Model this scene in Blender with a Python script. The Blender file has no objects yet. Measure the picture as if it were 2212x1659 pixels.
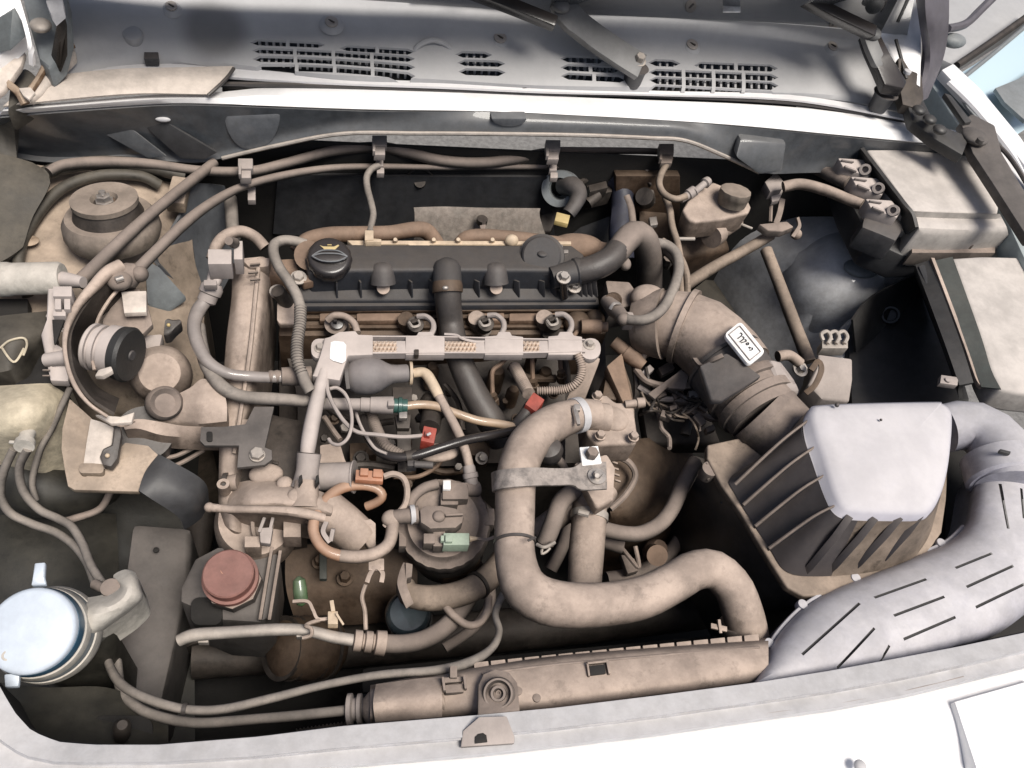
import bpy, bmesh, math, random
from mathutils import Vector, Matrix
from mathutils.noise import noise as pnoise
random.seed(4)
SC = bpy.context.scene
COL = SC.collection
# ---------------------------------------------------------------- camera
FPX, CX, CY = 1736.0, 1106.0, 829.5          # focal length and centre in the 2212-wide measuring grid
AX = Vector((7094, -180, 1736)).normalized()
_c, _b = .79, .61
AD = Vector((-(AX.z*_c + AX.y*_b)/AX.x, _b, _c)).normalized()
AZ = -AD
AY = AZ.cross(AX)
RW = Matrix((AX, AY, AZ))                     # camera (right, down, forward) -> world
FW = RW @ Vector((0, 0, 1))
CAM = -FW*1.1
cam_d = bpy.data.cameras.new('camera'); cam = bpy.data.objects.new('camera', cam_d); COL.objects.link(cam)
cam_d.sensor_width = 36; cam_d.lens = FPX/2212*36; cam_d.clip_start = .02; cam_d.clip_end = 400
right, down = RW @ Vector((1, 0, 0)), RW @ Vector((0, 1, 0))
m = Matrix((right, -down, -FW)).transposed().to_4x4(); m.translation = CAM
cam.matrix_world = m
SC.camera = cam
# ---------------------------------------------------------------- sky, sun, exposure
SUN_EL, SUN_AZ = math.radians(64), math.radians(150)      # azimuth clockwise from +Y
w = bpy.data.worlds.new('World'); SC.world = w; w.use_nodes = True
nt = w.node_tree; bg = nt.nodes['Background']
sky = nt.nodes.new('ShaderNodeTexSky'); sky.sky_type = 'NISHITA'; sky.sun_disc = False
sky.sun_elevation = SUN_EL; sky.sun_rotation = SUN_AZ; sky.air_density = 1.0; sky.dust_density = 4.0
nt.links.new(sky.outputs[0], bg.inputs[0]); bg.inputs[1].default_value = .05
sd = bpy.data.lights.new('sun', 'SUN'); sd.energy = 2.6; sd.angle = math.radians(26); sd.color = (1, .955, .885)
so = bpy.data.objects.new('sun', sd); COL.objects.link(so)
sv = Vector((math.sin(SUN_AZ)*math.cos(SUN_EL), math.cos(SUN_AZ)*math.cos(SUN_EL), math.sin(SUN_EL)))
so.rotation_euler = sv.to_track_quat('Z', 'Y').to_euler()
SC.view_settings.view_transform = 'Standard'; SC.view_settings.look = 'None'
SC.view_settings.exposure = .75; SC.view_settings.gamma = 1
# ---------------------------------------------------------------- coordinates
def V(px, py, z):
    d = RW @ Vector(((px-CX)/FPX, (py-CY)/FPX, 1))
    return CAM + d*((z-CAM.z)/d.z)
def W(px, py, y):
    d = RW @ Vector(((px-CX)/FPX, (py-CY)/FPX, 1))
    return CAM + d*((y-CAM.y)/d.y)
def P(p): return p.copy() if isinstance(p, Vector) else V(*p)
def MM(p, r): return r*(P(p)-CAM).dot(FW)/FPX
UP = Vector((0, 0, 1))
# ---------------------------------------------------------------- materials
MATS = {}
def mat(name, base, dust_shade=.8, rough=.7, metal=0, dcol=(.40, .315, .255), spots=.35, bump=.18, coat=0, thr=.0, trans=0, nscale=1):
    m = bpy.data.materials.new(name); m.use_nodes = True; t = m.node_tree; N, L = t.nodes, t.links
    b = N['Principled BSDF']
    tc = N.new('ShaderNodeTexCoord')
    def noise(s, det=5, r=.6):
        n = N.new('ShaderNodeTexNoise'); n.inputs['Scale'].default_value = s*nscale; n.inputs['Detail'].default_value = det
        n.inputs['Roughness'].default_value = r; L.new(tc.outputs['Object'], n.inputs['Vector']); return n.outputs['Fac']
    def con(v, lo, hi, a0=0, a1=1):
        n = N.new('ShaderNodeMapRange'); n.interpolation_type = 'SMOOTHSTEP'
        for i, q in ((1, lo), (2, hi), (3, a0), (4, a1)): n.inputs[i].default_value = q
        L.new(v, n.inputs[0]); return n.outputs[0]
    def math_(op, a, c):
        n = N.new('ShaderNodeMath'); n.operation = op
        for i, v in enumerate((a, c)):
            if isinstance(v, (int, float)): n.inputs[i].default_value = v
            else: L.new(v, n.inputs[i])
        return n.outputs[0]
    geo = N.new('ShaderNodeNewGeometry'); sx = N.new('ShaderNodeSeparateXYZ'); L.new(geo.outputs['Normal'], sx.inputs[0])
    mr = N.new('ShaderNodeMapRange'); mr.inputs[1].default_value = -.15+thr; mr.inputs[2].default_value = .85+thr  # real dust settling, plus bright-top and dark-side shading put into the colour
    L.new(sx.outputs[2], mr.inputs[0])
    n1, n2 = noise(26, 6, .65), noise(190, 4, .7); n3 = con(noise(34, 7, .75), .52, .68)
    a = math_('MULTIPLY', mr.outputs[0], dust_shade)
    a = math_('ADD', a, math_('MULTIPLY', math_('SUBTRACT', n1, .5), spots*2.2*min(1, dust_shade*2)))
    a = math_('ADD', a, math_('MULTIPLY', math_('SUBTRACT', n2, .5), .22*min(1, spots*3)*min(1, dust_shade*2)))
    a = math_('SUBTRACT', a, math_('MULTIPLY', n3, .40*min(1, spots*2)*dust_shade))
    cl = N.new('ShaderNodeClamp'); L.new(a, cl.inputs[0]); cl.inputs[2].default_value = min(1, dust_shade+.15)
    cr = N.new('ShaderNodeMix'); cr.data_type = 'RGBA'
    L.new(con(noise(16, 9, .68), .30, .70), cr.inputs[0])
    cr.inputs[6].default_value = (*[c*(1-.6*min(.5, spots+.12)) for c in dcol], 1); cr.inputs[7].default_value = (*[min(1, c*(1+.4*min(.5, spots+.12))) for c in dcol], 1)
    bc = N.new('ShaderNodeMix'); bc.data_type = 'RGBA'; L.new(con(noise(45, 6, .75), .3, .7), bc.inputs[0])
    bc.inputs[6].default_value = (*[c*(1-min(.35, spots)) for c in base], 1); bc.inputs[7].default_value = (*[min(1, c*(1+min(.35, spots))) for c in base], 1)
    mx = N.new('ShaderNodeMix'); mx.data_type = 'RGBA'
    L.new(cl.outputs[0], mx.inputs[0]); L.new(bc.outputs[2], mx.inputs[6]); L.new(cr.outputs[2], mx.inputs[7])
    L.new(mx.outputs[2], b.inputs['Base Color'])
    rr = N.new('ShaderNodeMapRange'); L.new(cl.outputs[0], rr.inputs[0]); rr.inputs[3].default_value = rough; rr.inputs[4].default_value = .9
    L.new(rr.outputs[0], b.inputs['Roughness'])
    if metal:
        mt = N.new('ShaderNodeMapRange'); L.new(cl.outputs[0], mt.inputs[0]); mt.inputs[3].default_value = metal; mt.inputs[4].default_value = 0
        L.new(mt.outputs[0], b.inputs['Metallic'])
    if coat: b.inputs['Coat Weight'].default_value = coat
    if trans: b.inputs['Transmission Weight'].default_value = trans
    bp = N.new('ShaderNodeBump'); bp.inputs['Strength'].default_value = bump; bp.inputs['Distance'].default_value = .0022
    L.new(math_('ADD', noise(320, 5, .7), math_('MULTIPLY', noise(70, 3), 1.4)), bp.inputs['Height']); L.new(bp.outputs[0], b.inputs['Normal'])
    MATS[name] = m; return m
mat('dusty_rubber', (.035, .031, .028), .9, .55, dcol=(.26,.21,.18), spots=.2)
mat('dusty_hose', (.075, .058, .046), .97, .7, dcol=(.39,.31,.259), spots=.42)
mat('black_rubber', (.018, .018, .02), .30, .35, dcol=(.2,.165,.14), spots=.2)
mat('gloss_black', (.012, .012, .014), .06, .22, bump=.05, spots=.1)
mat('black_plastic', (.035, .036, .04), .42, .45, dcol=(.17,.14,.12), spots=.25)
mat('cover_black', (.026, .029, .036), .62, .42, dcol=(.085,.07,.058), spots=.22, thr=.12, bump=.15)
mat('dusty_plastic', (.055, .047, .042), .92, .65, dcol=(.27,.215,.182), spots=.35)
mat('grey_plastic', (.14, .125, .12), .85, .55, dcol=(.40,.345,.315), spots=.18)
mat('rail_plastic', (.19, .17, .165), .92, .55, dcol=(.50,.435,.40), spots=.12, bump=.08)
mat('beige_metal', (.13, .10, .08), .95, .65, .2, dcol=(.42,.335,.28), spots=.4)
mat('brown_metal', (.06, .038, .025), .42, .5, .4, dcol=(.19,.135,.095), spots=.6)
mat('rust_pipe', (.13, .08, .052), .7, .65, .2, dcol=(.27,.19,.14), spots=.35)
mat('dark_metal', (.028, .024, .021), .34, .5, .4, dcol=(.15,.12,.10), spots=.5)
mat('bare_metal', (.42, .40, .38), .3, .38, .9, bump=.08, spots=.2)
mat('dull_metal', (.38, .35, .32), .55, .45, .7, dcol=(.45,.39,.34), spots=.25)
mat('heat_shield', (.17, .15, .13), .3, .65, .5, dcol=(.32,.26,.22), spots=.8, nscale=2)
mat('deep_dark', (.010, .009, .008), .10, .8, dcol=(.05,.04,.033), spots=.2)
mat('dark_panel', (.030, .031, .034), .16, .38, dcol=(.16,.145,.13), spots=.25, bump=.06)
mat('slate_paint', (.06, .066, .074), .38, .3, dcol=(.21,.20,.19), spots=.22, bump=.04, coat=.3)
mat('slate_light', (.10, .108, .12), .3, .32, dcol=(.26,.25,.24), spots=.2, bump=.04, coat=.3)
mat('dome_grey', (.36, .37, .39), .55, .33, dcol=(.50,.48,.46), spots=.25, bump=.03, coat=.4)
mat('cowl_grey', (.34, .34, .35), .5, .5, dcol=(.43,.42,.41), spots=.06, bump=.06)
mat('cowl_pale', (.62, .61, .62), .5, .45, dcol=(.66,.64,.63), spots=.05, bump=.04)
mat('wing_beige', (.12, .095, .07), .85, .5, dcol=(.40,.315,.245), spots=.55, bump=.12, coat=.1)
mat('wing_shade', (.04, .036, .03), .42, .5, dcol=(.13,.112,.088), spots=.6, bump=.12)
mat('white_paint', (.84, .83, .83), .12, .3, dcol=(.76,.72,.70), spots=.05, bump=.01, coat=.4)
mat('white_dirty', (.48, .48, .50), .55, .38, dcol=(.47,.445,.43), spots=.18, bump=.03)
mat('band_grey', (.24, .24, .26), .5, .4, dcol=(.36,.34,.33), spots=.9, bump=.04)
mat('strap_steel', (.15, .135, .125), .5, .55, .3, dcol=(.44,.38,.34), spots=1.1, bump=.15, nscale=2.2)
mat('bulb_rubber', (.10, .096, .10), .55, .4, dcol=(.27,.235,.22), spots=.2, bump=.03)
mat('hose_grey', (.05, .045, .042), .9, .5, dcol=(.27,.235,.205), spots=.4)
mat('hose_brown', (.05, .038, .028), .9, .6, dcol=(.30,.235,.185), spots=.5)
mat('trim_beige', (.50, .44, .39), .6, .5, dcol=(.56,.49,.43), spots=.3, bump=.08)
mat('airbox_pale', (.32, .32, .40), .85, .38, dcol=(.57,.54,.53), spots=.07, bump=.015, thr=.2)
mat('gloss_hose', (.20, .18, .17), .45, .22, dcol=(.34,.29,.26), spots=.2, bump=.03, coat=.6)
mat('ledge_blue', (.32, .38, .39), .4, .35, dcol=(.42,.43,.42), spots=.12, bump=.03)
mat('arm_purple', (.07, .065, .08), .3, .4, dcol=(.2,.18,.18), spots=.2, bump=.04)
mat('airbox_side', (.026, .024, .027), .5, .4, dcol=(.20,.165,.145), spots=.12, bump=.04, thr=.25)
mat('duct_pale', (.27, .27, .32), .75, .33, dcol=(.54,.515,.515), spots=.22, bump=.03, thr=.15)
mat('lid_pale', (.30, .28, .26), .85, .5, dcol=(.51,.465,.43), spots=.22, bump=.03)
mat('box_black', (.022, .023, .024), .2, .4, dcol=(.16,.14,.125), spots=.3, bump=.06)
mat('dark_green_plastic', (.035, .045, .042), .25, .4, dcol=(.16,.14,.12), spots=.25, bump=.05)
mat('cap_blue', (.50, .56, .64), .2, .35, dcol=(.56,.57,.58), spots=.08, bump=.02, coat=.2)
mat('steel_grey', (.065, .06, .057), .6, .5, .3, dcol=(.15,.13,.118), spots=.3, bump=.05)
mat('ring_navy', (.03, .09, .15), .08, .35, dcol=(.3,.3,.3), spots=.2, bump=.02)
mat('neck_white', (.42, .40, .36), .6, .45, dcol=(.46,.41,.36), spots=.3, bump=.05)
mat('tank_cream', (.50, .44, .33), .55, .45, dcol=(.46,.39,.29), spots=.4, bump=.08)
mat('cream_plastic', (.55, .43, .30), .5, .45, dcol=(.5,.40,.31), spots=.25, bump=.06)
mat('white_sticker', (.86, .83, .80), .15, .5, dcol=(.6,.55,.5), spots=.25, bump=.03)
mat('red_plastic', (.36, .05, .035), .28, .4, dcol=(.32,.19,.15), spots=.3, bump=.05)
mat('red_cap', (.20, .085, .07), .65, .6, dcol=(.235,.13,.11), spots=.35, bump=.05)
mat('orange_plastic', (.42, .17, .09), .45, .45, dcol=(.40,.27,.20), spots=.25, bump=.05)
mat('amber_hose', (.30, .16, .095), .6, .3, dcol=(.40,.275,.20), spots=.2, bump=.05, coat=.4)
mat('clear_fuel', (.36, .25, .16), .4, .25, dcol=(.44,.35,.28), spots=.2, bump=.03, coat=.5)
mat('green_plastic', (.31, .40, .31), .35, .45, dcol=(.38,.39,.33), spots=.2, bump=.04)
mat('teal_clip', (.018, .075, .062), .15, .25, dcol=(.2,.22,.2), spots=.2, bump=.03, coat=.4)
mat('green_glass', (.05, .12, .04), .5, .15, dcol=(.17,.18,.14), spots=.4, bump=.02, coat=.8)
mat('yellow_tag', (.50, .38, .16), .2, .5, dcol=(.42,.36,.27), spots=.15, bump=.02)
mat('copper_braid', (.60, .47, .37), .35, .45, .3, dcol=(.6,.50,.42), spots=.25, bump=.05)
mat('oil_filter_paint', (.03, .045, .055), .12, .15, dcol=(.15,.14,.13), spots=.2, bump=.02, coat=.7)
mat('servo_grey', (.16, .18, .19), .35, .45, dcol=(.26,.25,.24), spots=.2, bump=.05)
mat('blue_cable', (.012, .016, .034), .25, .45, dcol=(.09,.08,.075), spots=.3)
mat('orange_rust', (.17, .10, .055), .65, .8, dcol=(.44,.35,.27), spots=.9)
mat('neighbour_paint', (.56, .70, .76), 0.0, .15, bump=.0, coat=1, spots=0)
mat('concrete', (.16, .155, .15), .2, .85, dcol=(.2,.19,.18))
mat('screen_glass', (.05, .055, .06), 0, .06, bump=0, coat=1, spots=0)
mat('tyre_dark', (.02, .02, .02), .1, .7)
mat('wiper_grey', (.13, .13, .13), .35, .4, dcol=(.24,.235,.23), spots=.15, bump=.05, thr=.25)
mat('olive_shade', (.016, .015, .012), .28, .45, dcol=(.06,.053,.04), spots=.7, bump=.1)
mat('strut_dust', (.10,.085,.07), .85, .6, dcol=(.31,.25,.205), spots=.4, bump=.1)
mat('fin_black', (.02,.02,.02), .12, .5, dcol=(.1,.09,.08), spots=.2)
def paint_shadow(name, centre, rad, col, amount):
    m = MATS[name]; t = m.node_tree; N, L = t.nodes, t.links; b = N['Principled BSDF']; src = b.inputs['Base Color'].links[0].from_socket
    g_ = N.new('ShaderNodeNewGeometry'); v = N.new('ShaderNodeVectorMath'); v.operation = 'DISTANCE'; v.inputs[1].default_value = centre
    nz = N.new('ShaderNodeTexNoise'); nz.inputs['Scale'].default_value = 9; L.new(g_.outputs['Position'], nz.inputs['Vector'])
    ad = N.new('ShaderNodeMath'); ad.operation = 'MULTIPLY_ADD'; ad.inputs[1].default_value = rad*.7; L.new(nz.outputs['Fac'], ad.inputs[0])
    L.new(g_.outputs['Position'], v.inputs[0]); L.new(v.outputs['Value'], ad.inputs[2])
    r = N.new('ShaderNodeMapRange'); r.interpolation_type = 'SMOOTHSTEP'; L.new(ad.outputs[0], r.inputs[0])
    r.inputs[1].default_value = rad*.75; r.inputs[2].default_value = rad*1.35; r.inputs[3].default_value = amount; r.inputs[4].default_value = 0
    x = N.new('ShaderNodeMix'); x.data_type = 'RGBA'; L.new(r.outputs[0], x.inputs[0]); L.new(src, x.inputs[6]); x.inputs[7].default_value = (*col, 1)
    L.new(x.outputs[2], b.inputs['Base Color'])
paint_shadow('cowl_grey', V(462, 62, .165), .062, (.10, .095, .09), .65)  # soft dark oval shadow painted into the cowl colour
# ---------------------------------------------------------------- mesh builders
def finish(bm, bev=0, ang=35, seg=2):
    bmesh.ops.remove_doubles(bm, verts=bm.verts, dist=1e-6)
    bmesh.ops.recalc_face_normals(bm, faces=bm.faces)
    if bev:
        es = [e for e in bm.edges if len(e.link_faces) == 2 and e.calc_face_angle(0) > math.radians(ang)]
        if es: bmesh.ops.bevel(bm, geom=es, offset=bev, segments=seg, profile=.6, affect='EDGES', clamp_overlap=True)
    return bm
def join(*bms):
    out = bmesh.new(); tmp = bpy.data.meshes.new('tmp')
    for b in bms:
        b.to_mesh(tmp); out.from_mesh(tmp); b.free()
    bpy.data.meshes.remove(tmp); return out
def cr(pts, t):
    n = len(pts)-1; i = min(int(t), n-1); u = t-i
    p0, p1, p2, p3 = pts[max(i-1, 0)], pts[i], pts[i+1], pts[min(i+2, n)]
    return .5*((2*p1)+(p2-p0)*u+(2*p0-5*p1+4*p2-p3)*u*u+(3*p1-p0-3*p2+p3)*u**3)
def dense(pts, step):
    pts = [P(p) for p in pts]
    if len(pts) == 2: raw = [(pts[0].lerp(pts[1], i/8), i/8) for i in range(9)]
    else:
        K = 24; raw = [(cr(pts, i/K), i/K) for i in range((len(pts)-1)*K+1)]
    L = [0]
    for a, b in zip(raw, raw[1:]): L.append(L[-1]+(b[0]-a[0]).length)
    n = max(2, int(L[-1]/step)); out = []; j = 0
    for i in range(n+1):
        s = L[-1]*i/n
        while j < len(L)-2 and L[j+1] < s: j += 1
        u = (s-L[j])/max(1e-9, L[j+1]-L[j])
        out.append((raw[j][0].lerp(raw[j+1][0], u), raw[j][1]+(raw[j+1][1]-raw[j][1])*u, s))
    return out
def tube(pts, r, n=12, corr=None, step=None, flat=1, wob=.03):
    """tube through points; r in grid pixels (number or one per point); corr=(amplitude, period) in pixels"""
    pp = [P(p) for p in pts]; rs = r if isinstance(r, (list, tuple)) else [r]*len(pp)
    rs = [MM(p, q) for p, q in zip(pp, rs)]
    px = MM(pp[0], 1)
    st = step*px if step else max(.45*max(rs), .002)
    if corr: st = corr[1]*px/4
    d = dense(pp, st); bm = bmesh.new(); rings = []
    T = [(d[min(i+1, len(d)-1)][0]-d[max(i-1, 0)][0]).normalized() for i in range(len(d))]
    nrm = T[0].orthogonal().normalized(); seed = random.random()*50
    for i, (p, t, s) in enumerate(d):
        nrm = (nrm - T[i]*nrm.dot(T[i])).normalized(); bn = T[i].cross(nrm)
        k = min(int(t), len(rs)-2) if len(pp) > 2 else 0
        u = (t-k) if len(pp) > 2 else t
        rad = rs[k]*(1-u)+rs[k+1]*u
        if corr: rad += corr[0]*px*(1 if i % 4 < 2 else -1)
        ring = []
        for a in range(n):
            an = 2*math.pi*a/n
            q = nrm*math.cos(an)+bn*math.sin(an)
            rr = rad*(1+wob*pnoise(Vector((s*25+seed, math.cos(an), math.sin(an)))))
            ring.append(bm.verts.new(p+q*rr))
        rings.append(ring)
    for r0, r1 in zip(rings, rings[1:]):
        for a in range(n): bm.faces.new((r0[a], r0[(a+1) % n], r1[(a+1) % n], r1[a]))
    bm.faces.new(rings[0]); bm.faces.new(rings[-1])
    return finish(bm)
def lathe(p0, p1, prof, n=28, knurl=None, bev=0):
    p0, p1 = P(p0), P(p1); ax = p1-p0; px = MM(p0, 1)
    u = ax.normalized().orthogonal().normalized(); v = ax.normalized().cross(u)
    bm = bmesh.new(); rings = []
    for t, r in prof:
        ring = []
        for a in range(n):
            an = 2*math.pi*a/n; rr = r
            if knurl and r > knurl[0]: rr = r+(knurl[1] if a % 4 < 2 else 0)
            ring.append(bm.verts.new(p0+ax*t+(u*math.cos(an)+v*math.sin(an))*rr*px))
        rings.append(ring)
    for r0, r1 in zip(rings, rings[1:]):
        for a in range(n): bm.faces.new((r0[a], r0[(a+1) % n], r1[(a+1) % n], r1[a]))
    bm.faces.new(rings[0]); bm.faces.new(rings[-1])
    return finish(bm, bev)
def disc(p, r, h, ax=UP, n=28, bev=.0008, **k):
    p = P(p); return lathe(p-Vector(ax).normalized()*h, p, [(0, r), (1, r)], n=n, bev=bev, **k)
def poly(pts, h=.01, bev=.0015, dr=-UP, z=None, taper=1, seg=2):
    """solid prism: outline of (px,py[,z]) on its top, extruded by h along dr"""
    pp = [P(p if (isinstance(p, Vector) or len(p) == 3) else (p[0], p[1], z)) for p in pts]
    c = sum(pp, Vector())/len(pp); bm = bmesh.new()
    a = [bm.verts.new(p) for p in pp]; b = [bm.verts.new(c+(p-c)*taper+Vector(dr)*h) for p in pp]
    bm.faces.new(a); bm.faces.new(b[::-1]); n = len(a)
    for i in range(n): bm.faces.new((a[i], b[i], b[(i+1) % n], a[(i+1) % n]))
    return finish(bm, bev, seg=seg)
def rect(x0, y0, x1, y1, z, h, bev=.0012, rot=0, taper=1):
    c, s = math.cos(math.radians(rot)), math.sin(math.radians(rot)); mx, my = (x0+x1)/2, (y0+y1)/2
    return poly([(mx+(x-mx)*c-(y-my)*s, my+(x-mx)*s+(y-my)*c, z) for x, y in ((x0, y0), (x1, y0), (x1, y1), (x0, y1))], h, bev, taper=taper)
def round_rect(x0, y0, x1, y1, r, z, h, bev=.0012, rot=0, taper=1):
    pts = []; c, s = math.cos(math.radians(rot)), math.sin(math.radians(rot)); mx, my = (x0+x1)/2, (y0+y1)/2
    for cx, cy, a0 in ((x1-r, y0+r, -90), (x1-r, y1-r, 0), (x0+r, y1-r, 90), (x0+r, y0+r, 180)):
        for k in range(5):
            a = math.radians(a0+k*22.5); x, y = cx+r*math.cos(a), cy+r*math.sin(a)
            pts.append((mx+(x-mx)*c-(y-my)*s, my+(x-mx)*s+(y-my)*c, z))
    return poly(pts, h, bev, taper=taper)
def bar(p0, p1, w_, h_, bev=.001, up=UP):
    p0, p1 = P(p0), P(p1); d = (p1-p0).normalized(); sd_ = d.cross(Vector(up)).normalized(); u = sd_.cross(d)
    a, b = MM(p0, w_)/2, MM(p0, h_)/2; bm = bmesh.new(); vs = []
    for p in (p0, p1):
        vs.append([bm.verts.new(p+sd_*x*a+u*y*b) for x, y in ((-1, -1), (1, -1), (1, 1), (-1, 1))])
    bm.faces.new(vs[0]); bm.faces.new(vs[1][::-1])
    for i in range(4): bm.faces.new((vs[0][i], vs[1][i], vs[1][(i+1) % 4], vs[0][(i+1) % 4]))
    return finish(bm, bev)
def strip(pts, w_, th, up=UP, bev=.0004):
    """flat band of width w_ px following points, thickness th (m), standing across 'up'"""
    d = dense(pts, MM(P(pts[0]), max(4, w_*.3))); bm = bmesh.new(); rows = []
    hw = MM(P(pts[0]), w_)/2
    for i, (p, t, s) in enumerate(d):
        T = (d[min(i+1, len(d)-1)][0]-d[max(i-1, 0)][0]).normalized(); sd_ = T.cross(Vector(up)).normalized(); u = sd_.cross(T)
        rows.append([bm.verts.new(p+sd_*x*hw+u*y*th/2) for x, y in ((-1, -1), (1, -1), (1, 1), (-1, 1))])
    for r0, r1 in zip(rows, rows[1:]):
        for i in range(4): bm.faces.new((r0[i], r1[i], r1[(i+1) % 4], r0[(i+1) % 4]))
    bm.faces.new(rows[0]); bm.faces.new(rows[-1])
    return finish(bm, bev, 50)
def resample(row, n, smooth=True):
    pp = [P(p) for p in row]
    if smooth and len(pp) > 2:
        K = 16; pp = [cr(pp, i/K) for i in range((len(pp)-1)*K+1)]
    L = [0]
    for a, b in zip(pp, pp[1:]): L.append(L[-1]+(b-a).length)
    out = []; j = 0
    for i in range(n):
        s = L[-1]*i/(n-1)
        while j < len(L)-2 and L[j+1] < s: j += 1
        out.append(pp[j].lerp(pp[j+1], (s-L[j])/max(1e-9, L[j+1]-L[j])))
    return out
def sheet(rows, n=40, th=.003, drop=0, smooth=True, rs=0, noise_=0):
    """surface through rows of points; th thickness, or drop = skirt height below its outline"""
    g = [resample(r, n, smooth) for r in rows]
    if rs:
        cols = [resample([g[i][j] for i in range(len(g))], rs) for j in range(n)]
        g = [[cols[j][i] for j in range(n)] for i in range(rs)]
    if noise_:
        for r in g:
            for p in r: p.z += noise_*pnoise(p*9)
    bm = bmesh.new(); vs = [[bm.verts.new(p) for p in r] for r in g]
    for a, b in zip(vs, vs[1:]):
        for i in range(n-1): bm.faces.new((a[i], a[i+1], b[i+1], b[i]))
    if drop:
        loop = vs[0]+[r[-1] for r in vs[1:]]+vs[-1][-2::-1]+[r[0] for r in vs[-2:0:-1]]
        low = [bm.verts.new(v.co-UP*drop) for v in loop]; k = len(loop)
        for i in range(k): bm.faces.new((loop[i], loop[(i+1) % k], low[(i+1) % k], low[i]))
        bmesh.ops.recalc_face_normals(bm, faces=bm.faces)
        bm.faces.ensure_lookup_table()
        if bm.faces[0].normal.z < 0: bmesh.ops.reverse_faces(bm, faces=bm.faces)
    else:
        bmesh.ops.recalc_face_normals(bm, faces=bm.faces)
        bmesh.ops.solidify(bm, geom=bm.faces[:], thickness=th)
        bmesh.ops.recalc_face_normals(bm, faces=bm.faces)
    return bm
def bolt(p, r, ax=UP, h=.006, washer=1.45):
    p = P(p); ax = Vector(ax).normalized(); ms = []
    hx = lathe(p, p+ax*h, [(0, r), (.85, r), (1, r*.86)], n=6)
    if washer: ms.append(disc(p+ax*.0012, r*washer, .0025, ax, n=20, bev=0))
    return join(hx, *ms)
def ball(p, r, s=(1, 1, 1)):
    p = P(p); bm = bmesh.new(); bmesh.ops.create_uvsphere(bm, u_segments=24, v_segments=14, radius=1)
    k = MM(p, r)
    for v in bm.verts: v.co = Vector((v.co.x*s[0]*k, v.co.y*s[1]*k, v.co.z*s[2]*k))+p
    return bm
def ringband(p, ax, r, w_, th=3, n=32):
    """clamp band round a hose: p centre, ax axis, r inner px, w_ width px"""
    p = P(p); ax = (P(ax)-p).normalized() if not isinstance(ax, Vector) else ax.normalized(); px = MM(p, 1); a = ax*w_*px/2
    return lathe(p-a, p+a, [(0, r), (0, r+th), (1, r+th), (1, r)], n=n)
# ---------------------------------------------------------------- object makers
WLOC = {}
def obj(name, bm, m, parent=None, label=None, cat=None, kind=None, group=None, sharp=38):
    me = bpy.data.meshes.new(name)
    xs = [v.co for v in bm.verts]
    lo = Vector((min(v.x for v in xs), min(v.y for v in xs), min(v.z for v in xs))); hi = Vector((max(v.x for v in xs), max(v.y for v in xs), max(v.z for v in xs)))
    c = Vector(((lo.x+hi.x)/2, (lo.y+hi.y)/2, lo.z))
    for v in bm.verts: v.co -= c
    bm.to_mesh(me); bm.free()
    for pl in me.polygons: pl.use_smooth = True
    me.set_sharp_from_angle(angle=math.radians(sharp))
    me.materials.append(MATS[m])
    o = bpy.data.objects.new(name, me); COL.objects.link(o); WLOC[o] = c
    if parent is not None:
        o.parent = parent; o.location = c-WLOC[parent]
    else: o.location = c
    if label: o['label'] = label
    if cat: o['category'] = cat
    if kind: o['kind'] = kind
    if group: o['group'] = group
    return o
class T:
    def __init__(s, name, label, cat, at, group=None):
        s.o = bpy.data.objects.new(name, None); COL.objects.link(s.o); s.o.empty_display_size = .02
        s.o.location = P(at); WLOC[s.o] = P(at); s.o['label'] = label; s.o['category'] = cat
        if group: s.o['group'] = group
    def p(s, name, bm, m, label=None, under=None, kind=None, sharp=38):
        return obj(name, bm, m, under or s.o, label, kind=kind, sharp=sharp)
def S(name, bm, m, label, cat, group=None): return obj(name, bm, m, None, label, cat, group=group)
def cut(o, bm):
    me = bpy.data.meshes.new('cutter'); bmesh.ops.recalc_face_normals(bm, faces=bm.faces); bm.to_mesh(me); bm.free()
    c = bpy.data.objects.new('cutter', me); COL.objects.link(c)
    md = o.modifiers.new('b', 'BOOLEAN'); md.operation = 'DIFFERENCE'; md.object = c; md.solver = 'EXACT'
    par = o.parent; loc = o.location.copy(); o.parent = None; o.location = WLOC[o]
    bpy.context.view_layer.update(); dg = bpy.context.evaluated_depsgraph_get()
    new = bpy.data.meshes.new_from_object(o.evaluated_get(dg)); o.modifiers.clear(); old = o.data; nm = old.name; o.data = new
    bpy.data.meshes.remove(old); new.name = nm
    for pl in new.polygons: pl.use_smooth = True
    new.set_sharp_from_angle(angle=math.radians(30))
    o.parent = par; o.location = loc
    bpy.data.objects.remove(c); bpy.data.meshes.remove(me)
# ================================================================ SETTING AND BODYWORK
g = bmesh.new(); bmesh.ops.create_grid(g, x_segments=2, y_segments=2, size=60); bmesh.ops.translate(g, verts=g.verts, vec=(0, 0, -1.05))
obj('ground', g, 'concrete', kind='structure')
S('splash_shield', poly([Vector((-.85, -.6, -.56)), Vector((1.15, -.6, -.56)), Vector((1.15, .62, -.56)), Vector((-.85, .62, -.56))], .01), 'deep_dark',
  'dark undertray closing the bottom of the engine bay beneath everything', 'undertray')
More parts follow.
